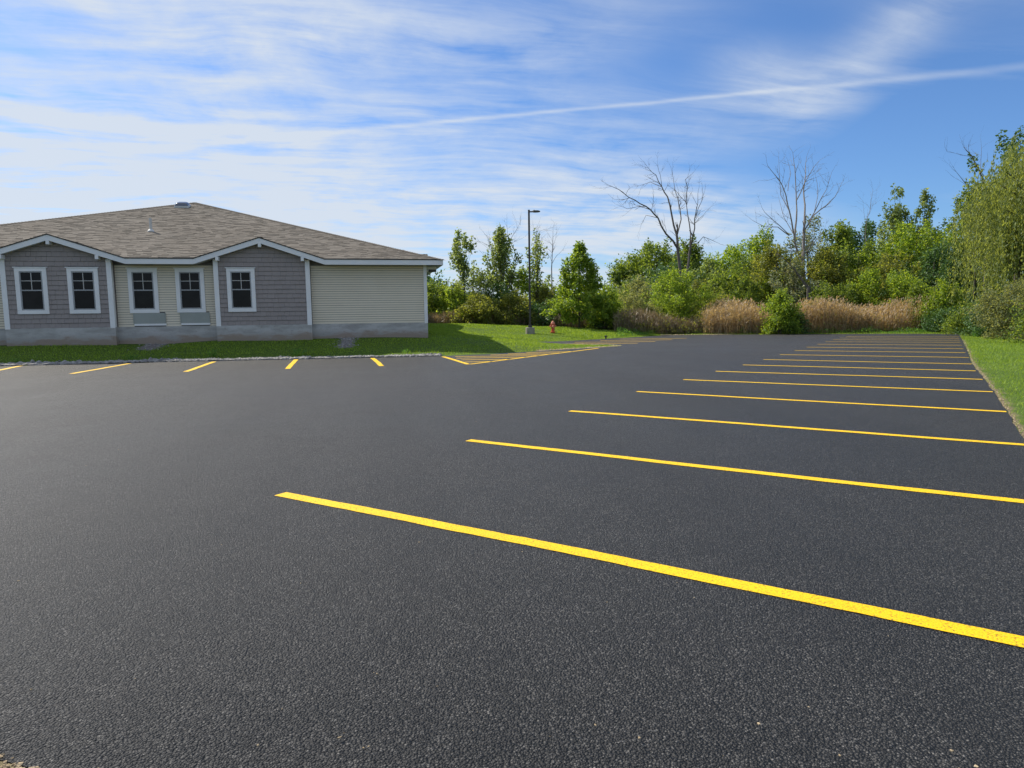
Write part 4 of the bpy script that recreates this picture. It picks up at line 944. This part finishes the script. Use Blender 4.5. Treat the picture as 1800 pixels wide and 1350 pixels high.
# --- understory masses nobody could count
def scatter_px(rng, n, pxr, Dr, keep=None):
    px = rng.uniform(*pxr, n); Dd = rng.uniform(*Dr, n); k = (px-900)/F_PX
    X = k*Dd*_rt0[0]+Dd*_fw0[0]; Y = k*Dd*_rt0[1]+Dd*_fw0[1]; ok = ~in_poly(X, Y, LOT) & (edge_dist(X, Y) > .6); return X[ok], Y[ok]
def reeds(name, label, n, pxr, Dr, hgt, seed, stem_m, plume_m, dens=1.0, lf=3):
    rng = np.random.default_rng(seed); X, Y = scatter_px(rng, n, pxr, Dr); n = len(X)
    pat = .5+.5*np.sin(X*1.7+Y*.9)*np.sin(X*.6-Y*1.3+2); k = rng.uniform(0, 1, n) < .45+.55*pat; X, Y = X[k], Y[k]; n = len(X)
    Z = zt(X, Y); H = rng.uniform(*hgt, n)*(.85+.25*np.sin(X*.8+1)*np.sin(Y*.5))
    B = np.stack([X, Y, Z-.05], 1); ln = rng.normal(size=(n, 2))*.10; Tp = B+np.stack([ln[:, 0]*H, ln[:, 1]*H, H], 1)
    wv = unit(np.stack([rng.normal(size=n), rng.normal(size=n), np.zeros(n)], 1))*.014
    V = np.stack([B-wv, B+wv, Tp+wv*.5, Tp-wv*.5], 1).reshape(-1, 3); parts = [(V, np.arange(4*n).reshape(n, 4))]
    u = rng.uniform(.15, .9, (n, lf)); C = (B[:, None]+(Tp-B)[:, None]*u[..., None]).reshape(-1, 3)
    ax = rng.normal(size=(len(C), 3))*.5; ax[:, 2] = .8; lv = leaf_quads(rng, C+unit(ax)*.14, .42, .10, axis=ax*2, jitter=.4); parts.append(lv)
    V, Fq = merge(parts); o = link(name, mesh_np(name, V, Fq), L[stem_m], kind='stuff', label=label)
    if plume_m:
        kk = rng.uniform(0, 1, n) < .65; C = np.repeat(Tp[kk], 3, 0)+rng.normal(size=(kk.sum()*3, 3))*np.array([.05, .05, .09])
        V, Fq = leaf_quads(rng, C, .17, .35, axis=np.tile([[.5, -.2, 1.5]], (len(C), 1)), jitter=.35)
        link('reed_plumes', mesh_np('reed_plumes', V, Fq), L[plume_m], kind='stuff', label='pale pinkish plumes on top of the dry reeds')
reeds('reeds', 'tall dry tan reeds along the far edge of the pavement', 13000, (1236, 1625), (47, 54), (1.15, 2.5), 101, 'reed', 'plume', lf=4)
reeds('brush', 'brown leafless brush and dead stems left of the reeds', 6000, (1080, 1260), (49, 56), (.7, 1.8), 102, 'twig', None, lf=6)
reeds('brush', 'brown brush and stems under the shrubs behind the lawn crest', 3600, (750, 1085), (52, 57), (.6, 1.4), 103, 'twig', None, lf=6)
def undergrowth(name, label, n, pxr, Dr, hgt, leaf, lf, seed, vert=.4, kind='stuff'):
    rng = np.random.default_rng(seed); X, Y = scatter_px(rng, n, pxr, Dr); n = len(X); h = rng.uniform(0, 1, n)**.8*hgt*(.6+.5*np.sin(X*1.9)*np.sin(Y*1.3+1)+.2*np.sin(X*5))
    C = np.stack([X, Y, zt(X, Y)+np.maximum(h, .03)], 1); ax = np.tile([[0, 0, vert*2]], (n, 1))
    V, Fq = leaf_quads(rng, C, leaf, .4, axis=ax); link(name, mesh_np(name, V, Fq), L[lf], kind=kind, label=label)
undergrowth('undergrowth', 'dense green undergrowth behind the reeds and dead trees', 80000, (1080, 1720), (57, 74), 4.6, .20, 'mid', 110)
undergrowth('undergrowth', 'leafy undergrowth closing the gap behind the lawn crest', 26000, (740, 1100), (56, 70), 2.4, .18, 'mid', 111)
undergrowth('undergrowth', 'green shoots growing through the brown brush', 9000, (1080, 1250), (48.5, 55), 1.7, .13, 'olive', 115, .6)
undergrowth('undergrowth', 'green shoots growing among the reeds', 5000, (1230, 1640), (46.6, 53), 1.5, .13, 'mid', 116, .8)
undergrowth('weeds', 'tall fresh green weeds at the foot of the willow', 16000, (1668, 1830), (37.5, 43), 1.0, .13, 'weed', 112, .7)
undergrowth('weeds', 'green weedy verge in front of the reeds', 16000, (1085, 1700), (44.5, 48.5), .38, .10, 'weed', 113, .8)
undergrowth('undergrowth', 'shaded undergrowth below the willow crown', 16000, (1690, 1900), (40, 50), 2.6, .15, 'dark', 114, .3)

# --- grass blades
def grass(name, label, n, poly, h, wd, seed, emin=.02, lot_side=True, fall=None):
    rng = np.random.default_rng(seed); poly = np.array(poly); mn, mx = poly.min(0), poly.max(0)
    X = rng.uniform(mn[0], mx[0], n); Y = rng.uniform(mn[1], mx[1], n); ok = in_poly(X, Y, poly); X, Y = X[ok], Y[ok]
    ok = ~in_poly(X, Y, LOT); X, Y = X[ok], Y[ok]
    ok = ~((X > XL+.6) & (X < XR+.05) & (Y > YB-.03)); X, Y = X[ok], Y[ok]
    e = edge_dist(X, Y); k = rng.uniform(0, 1, len(X)) < np.clip(.40+e/.35, 0, 1); X, Y = X[k], Y[k]
    for (x0, y0, x1, y1, r) in WASH:
        ab = np.array([x1-x0, y1-y0]); t = np.clip(((X-x0)*ab[0]+(Y-y0)*ab[1])/(ab@ab), 0, 1); dd = np.hypot(X-x0-ab[0]*t, Y-y0-ab[1]*t)
        k = rng.uniform(0, 1, len(X)) > 1.1*np.exp(-(dd/r)**2); X, Y = X[k], Y[k]
    n = len(X); Z = zt(X, Y); dd = np.hypot(X, Y); S_ = np.clip(dd/18, .6, 2.0)
    hh = h*rng.uniform(.5, 1.3, n)*(1+.35*np.sin(X*1.3+np.sin(Y*.8)*2)*np.sin(Y*1.1)); a = rng.uniform(0, 6.28, n); ww = wd*S_
    B = np.stack([X, Y, Z-.01], 1); d = np.stack([np.cos(a), np.sin(a), np.zeros(n)], 1); ln = rng.normal(size=(n, 2))*.5
    Tp = B+np.stack([ln[:, 0]*hh, ln[:, 1]*hh, hh], 1)
    V = np.stack([B-d*ww[:, None], B+d*ww[:, None], Tp], 1).reshape(-1, 3)
    link(name, mesh_np(name, V, np.arange(3*n).reshape(n, 3)), L['grass'], kind='stuff', label=label)
re_ = [tuple(p) for p in right_edge]
grass('grass', 'sunlit mown grass on the right of the parking lot', 330000, [(6, 5.5), (13, 12.5), (28, 27.5), (37.6, 36.5), (44, 37), (44, 24), (22, 10), (9, 2.5)], .060, .007, 120)
grass('grass', 'mown grass of the lawn between house and lot tongue', 330000, [(-16, 25.4), (2.5, 25.8), (12.4, 29.5), (12.6, 31.6), (8.4, 35.2), (22, 45), (24, 50), (0, 50), (2.4, 30), (-16, 31)], .055, .010, 121)
grass('grass', 'strip of grass along the far edge of the lot', 90000, [(14, 39), (21.5, 44.5), (37.6, 35.3), (41, 38), (22, 50), (12, 48)], .09, .010, 122)

# ---------------------------------------------------------------- stones
ico = [(0, 0, -1), (.72, -.53, -.45), (-.28, -.85, -.45), (-.89, 0, -.45), (-.28, .85, -.45), (.72, .53, -.45), (.28, -.85, .45), (-.72, -.53, .45), (-.72, .53, .45), (.28, .85, .45), (.89, 0, .45), (0, 0, 1)]
icf = [(0, 1, 2), (1, 0, 5), (0, 2, 3), (0, 3, 4), (0, 4, 5), (1, 5, 10), (2, 1, 6), (3, 2, 7), (4, 3, 8), (5, 4, 9), (1, 10, 6), (2, 6, 7), (3, 7, 8), (4, 8, 9), (5, 9, 10), (6, 10, 11), (7, 6, 11), (8, 7, 11), (9, 8, 11), (10, 9, 11)]
def stones(name, label, X, Y, size, seed, matk='stone', zoff=.0):
    rng = np.random.default_rng(seed); n = len(X); s = size[0]+(size[1]-size[0])*rng.uniform(0, 1, n)**2; I = np.array(ico)
    V = I[None]*(1+rng.normal(size=(n, 12, 1))*.16)*s[:, None, None]*rng.uniform(.6, 1.25, (n, 1, 3))*np.array([1, 1, .62]); a = rng.uniform(0, 6.28, n)
    c, si = np.cos(a)[:, None], np.sin(a)[:, None]; x_ = V[..., 0]*c-V[..., 1]*si; y_ = V[..., 0]*si+V[..., 1]*c
    V = np.stack([x_+X[:, None], y_+Y[:, None], V[..., 2]+(zt(X, Y)+zoff+s*.25)[:, None]], -1).reshape(-1, 3)
    Fq = (np.array(icf)[None]+12*np.arange(n)[:, None, None]).reshape(-1, 3); link(name, mesh_np(name, V, Fq), M[matk], kind='stuff', label=label)
rng = np.random.default_rng(7); cp = np.array([(-27, 25.2)]+curb[:5]); XX = []; YY = []
for i in range(len(cp)-1):
    a, b = cp[i], cp[i+1]; d = b-a; Lg = np.linalg.norm(d); k = int(Lg*230); t = rng.uniform(0, 1, k); nr = np.array([-d[1], d[0]])/Lg
    o = rng.beta(1.3, 2.2, k)*.80*(.8+.25*np.sin(t*Lg*.9+i)) ; q = a+t[:, None]*d+nr*(o[:, None]+.0); XX.append(q[:, 0]); YY.append(q[:, 1])
stones('gravel', 'band of pale crushed stone between lot and shaded lawn', np.concatenate(XX), np.concatenate(YY), (.028, .095), 8, zoff=.02)
XX = []; YY = []
for (x0, y0, x1, y1, r) in WASH:
    k = 260; t = rng.uniform(0, 1, k); XX.append(x0+(x1-x0)*t+rng.normal(size=k)*r*.6); YY.append(y0+(y1-y0)*t+rng.normal(size=k)*r*.6)
stones('gravel', 'loose washed out stones running down the shaded lawn', np.concatenate(XX), np.concatenate(YY), (.015, .05), 9)
# sandy rim of the lawn tongue and of the far verge, dry crumbs along the right edge
def rim(poly, n, wdt, seed, size=(.01, .035), label='', over=0.0):
    rng = np.random.default_rng(seed); poly = np.array(poly); XX = []; YY = []
    for a, b in zip(poly, poly[1:]):
        d = b-a; Lg = np.linalg.norm(d); k = int(n*Lg); t = rng.uniform(0, 1, k); q = a+t[:, None]*d+np.array([-d[1], d[0]])/Lg*(rng.uniform(-1, 1, k)*wdt)[:, None]; XX.append(q[:, 0]); YY.append(q[:, 1])
    X = np.concatenate(XX); Y = np.concatenate(YY); ok = ~in_poly(X, Y, LOT) | (edge_dist(X, Y) < over); stones('soil_crumbs', label, X[ok], Y[ok], size, seed, 'dirt')
rim([g2(950, 617)]+tongue+arm_near[:2], 260, .40, 10, (.015, .06), label='sandy crumbs round the tip of the lawn tongue')
rim([g2(1160, 589), g2(1230, 588.5), g2(1290, 587.6)], 160, .3, 11, (.02, .07), label='sandy rim at the far end of the lot')
rim(right_edge, 110, .07, 12, (.006, .018), label='dry soil crumbs along the right edge of the lot')
P0 = np.array((-1.17, 2.41)); P1 = np.array((-1.29, 2.48)); dd = P1-P0
rim([P0-dd*6, P1+dd*10], 1500, .25, 13, (.005, .016), label='dry soil crumbs at the near left corner of the lot', over=.02)

# ---------------------------------------------------------------- lamp post, hydrant, marker
p = at(932, 588, 44.3); lx, ly = p[0], p[1]; lz = zt1(lx, ly)
lamp = empty('lamp_post', (lx, ly, lz), label='dark square lamp post on round concrete base on the lawn', cat='lamp post')
zb_ = at(932, 575.5, 44.3)[2]; zt_ = at(931, 373, 44.3)[2]
MB().lathe((lx, ly, 0), [(.30, lz-.4), (.305, zb_-.03), (.285, zb_)], 28).build('concrete_base', M['base'], lamp)
rx, ry = _rt0[0], _rt0[1]; fx, fy = _fw0[0], _fw0[1]
def lbox(m, cx, cy, u0, u1, v0, v1, z0, z1):
    c = [(u0, v0), (u1, v0), (u1, v1), (u0, v1)]; m.hexa([(cx+u*rx+v*fx, cy+u*ry+v*fy, z0) for u, v in c]+[(cx+u*rx+v*fx, cy+u*ry+v*fy, z1) for u, v in c]); return m
lbox(MB(), lx, ly, -.13, .13, -.13, .13, zb_+.001, zb_+.16).build('base_cover', M['blackmetal'], lamp, bevel=.02)
lbox(MB(), lx, ly, -.062, .062, -.062, .062, zb_+.161, zt_).build('pole', M['blackmetal'], lamp, bevel=.008)
lbox(MB(), lx, ly, -.07, .07, -.07, .07, zt_+.001, zt_+.02).build('pole_cap', M['blackmetal'], lamp)
lbox(MB(), lx, ly, .064, .24, -.035, .035, zt_-.14, zt_-.06).build('bracket_arm', M['blackmetal'], lamp)
hd_ = MB(); prof = [(.22, -.03, .03), (.30, -.055, .05), (.45, -.06, .055), (.62, -.05, .045), (.74, -.035, .01)]
for u, a, b in prof:
    wv = .16 if .25 < u < .7 else .09
    for v, zz in ((-wv, a), (wv, a), (wv*.8, b), (-wv*.8, b)): hd_.v.append((lx+u*rx+v*fx, ly+u*ry+v*fy, zt_-.08+zz))
for k in range(len(prof)-1):
    for j in range(4): hd_.f.append((4*k+j, 4*k+(j+1) % 4, 4*k+4+(j+1) % 4, 4*k+4+j))
hd_.f += [(3, 2, 1, 0), (16, 17, 18, 19)]; hd_.build('lamp_head', M['blackmetal'], lamp)
MB().tube([(lx+.34*rx, ly+.34*ry, zt_-.03), (lx+.34*rx, ly+.34*ry, zt_+.03)], [.035, .03], 10).build('photocell', M['pvc'], lamp)

p = at(972, 585, 44.3); hx, hy = p[0], p[1]; hz = zt1(hx, hy)
hyd = empty('fire_hydrant', (hx, hy, hz), label='faded orange fire hydrant with pinkish bonnet on the lawn', cat='fire hydrant')
MB().lathe((hx, hy, hz), [(.13, -.1), (.13, .05), (.19, .055), (.19, .10), (.115, .105), (.11, .52), (.16, .525), (.16, .57), (.125, .575), (.125, .60)], 24).build('barrel', M['hydrant'], hyd)
MB().lathe((hx, hy, hz), [(.15, .601), (.15, .635), (.125, .64), (.118, .70), (.085, .76), (.035, .79), (.035, .85), (.001, .852)], 20).build('bonnet', M['hydcap'], hyd)
for s, r, z in ((-1, .055, .46), (1, .055, .46)):
    a = np.array([hx+s*rx*.10, hy+s*ry*.10, hz+z]); b = np.array([hx+s*rx*.19, hy+s*ry*.19, hz+z]); c = np.array([hx+s*rx*.225, hy+s*ry*.225, hz+z])
    MB().tube([a, b], r, 14).tube([b, b+(c-b)*.6, c], [r*1.25, r*1.2, r*.5], 6).build('outlet_cap', M['hydcap'], hyd)
a = np.array([hx-fx*.10, hy-fy*.10, hz+.44]); b = np.array([hx-fx*.21, hy-fy*.21, hz+.44]); MB().tube([a, b], .075, 16).tube([b, b-np.array([fx, fy, 0])*.04], [.09, .06], 8).build('outlet_cap', M['hydcap'], hyd)

p = at(1065, 593, 42); mx_, my_ = p[0], p[1]; mz = zt1(mx_, my_)
mk = empty('marker_stub', (mx_, my_, mz), label='small black capped stub on the lawn near the tongue tip', cat='utility marker')
MB().lathe((mx_, my_, mz), [(.05, -.1), (.05, .13), (.04, .14)], 14).build('stub', M['blackmetal'], mk)
MB().lathe((mx_, my_, mz), [(.085, .141), (.095, .16), (.09, .21), (.04, .225)], 14).build('cap', M['blackmetal'], mk)

# distant white shed glimpsed between the trees
p = at(790, 520, 150); shd = empty('white_shed', (p[0], p[1], 0), label='distant white roofed shed glimpsed between trees right of the house', cat='shed')
zc_ = at(790, 513, 150)[2]
MB().box(p[0]-9, p[0]+9, p[1], p[1]+10, -.2, zc_-1.2).build('wall', M['panel'], shd)
MB().prism_y([(p[0]-9.4, zc_-1.15), (p[0]+9.4, zc_-1.15), (p[0]+8.8, zc_), (p[0]-8.8, zc_)], p[1]-.4, p[1]+10.4).build('roof', M['white'], shd)

# small weeds growing in the gravel band
def weed(px, py, h, seed, label):
    rng = np.random.default_rng(seed); q = gnd(px, py, .0); x, y = q[0], q[1]; z = zt1(x, y); n = 46
    ax = rng.normal(size=(n, 3))*np.array([.6, .6, .2]); ax[:, 2] = rng.uniform(.4, 1.6, n); C = np.array([x, y, z+.02])+unit(ax)*h*rng.uniform(.15, .9, (n, 1))+rng.normal(size=(n, 3))*np.array([.07, .07, .01])
    V, Fq = leaf_quads(rng, C, h*.42, .32, axis=ax*1.5, jitter=.4); link('weed', mesh_np('weed', V, Fq), L['weed'], label=label, cat='weed', group='weeds in the gravel band')
weed(377, 632.5, .34, 1, 'bright weed tuft in the gravel below the middle of the recessed cream wall')
weed(232, 636, .26, 2, 'weed tuft at the gravel end of the long stripe before the grey bay')
weed(525, 629.5, .34, 3, 'straggly weed in the gravel in front of the right grey bay')
weed(713, 625.5, .22, 4, 'small weed in the gravel in front of the cream wall')
weed(30, 641.5, .22, 5, 'low weed in the gravel at the far left of the lot')
# loose grit and leaf crumbs lying on the asphalt
rng = np.random.default_rng(31); n = 240; d_ = 2.2+rng.uniform(0, 1, n)**1.6*26; a_ = YAW+rng.uniform(-.68, .70, n); X = d_*np.sin(a_); Y = d_*np.cos(a_); ok = in_poly(X, Y, LOT); X, Y = X[ok], Y[ok]
stones('grit', 'scattered pale grit and crumbs lying on the asphalt', X, Y, (.002, .007), 32, 'dirt', zoff=.014)
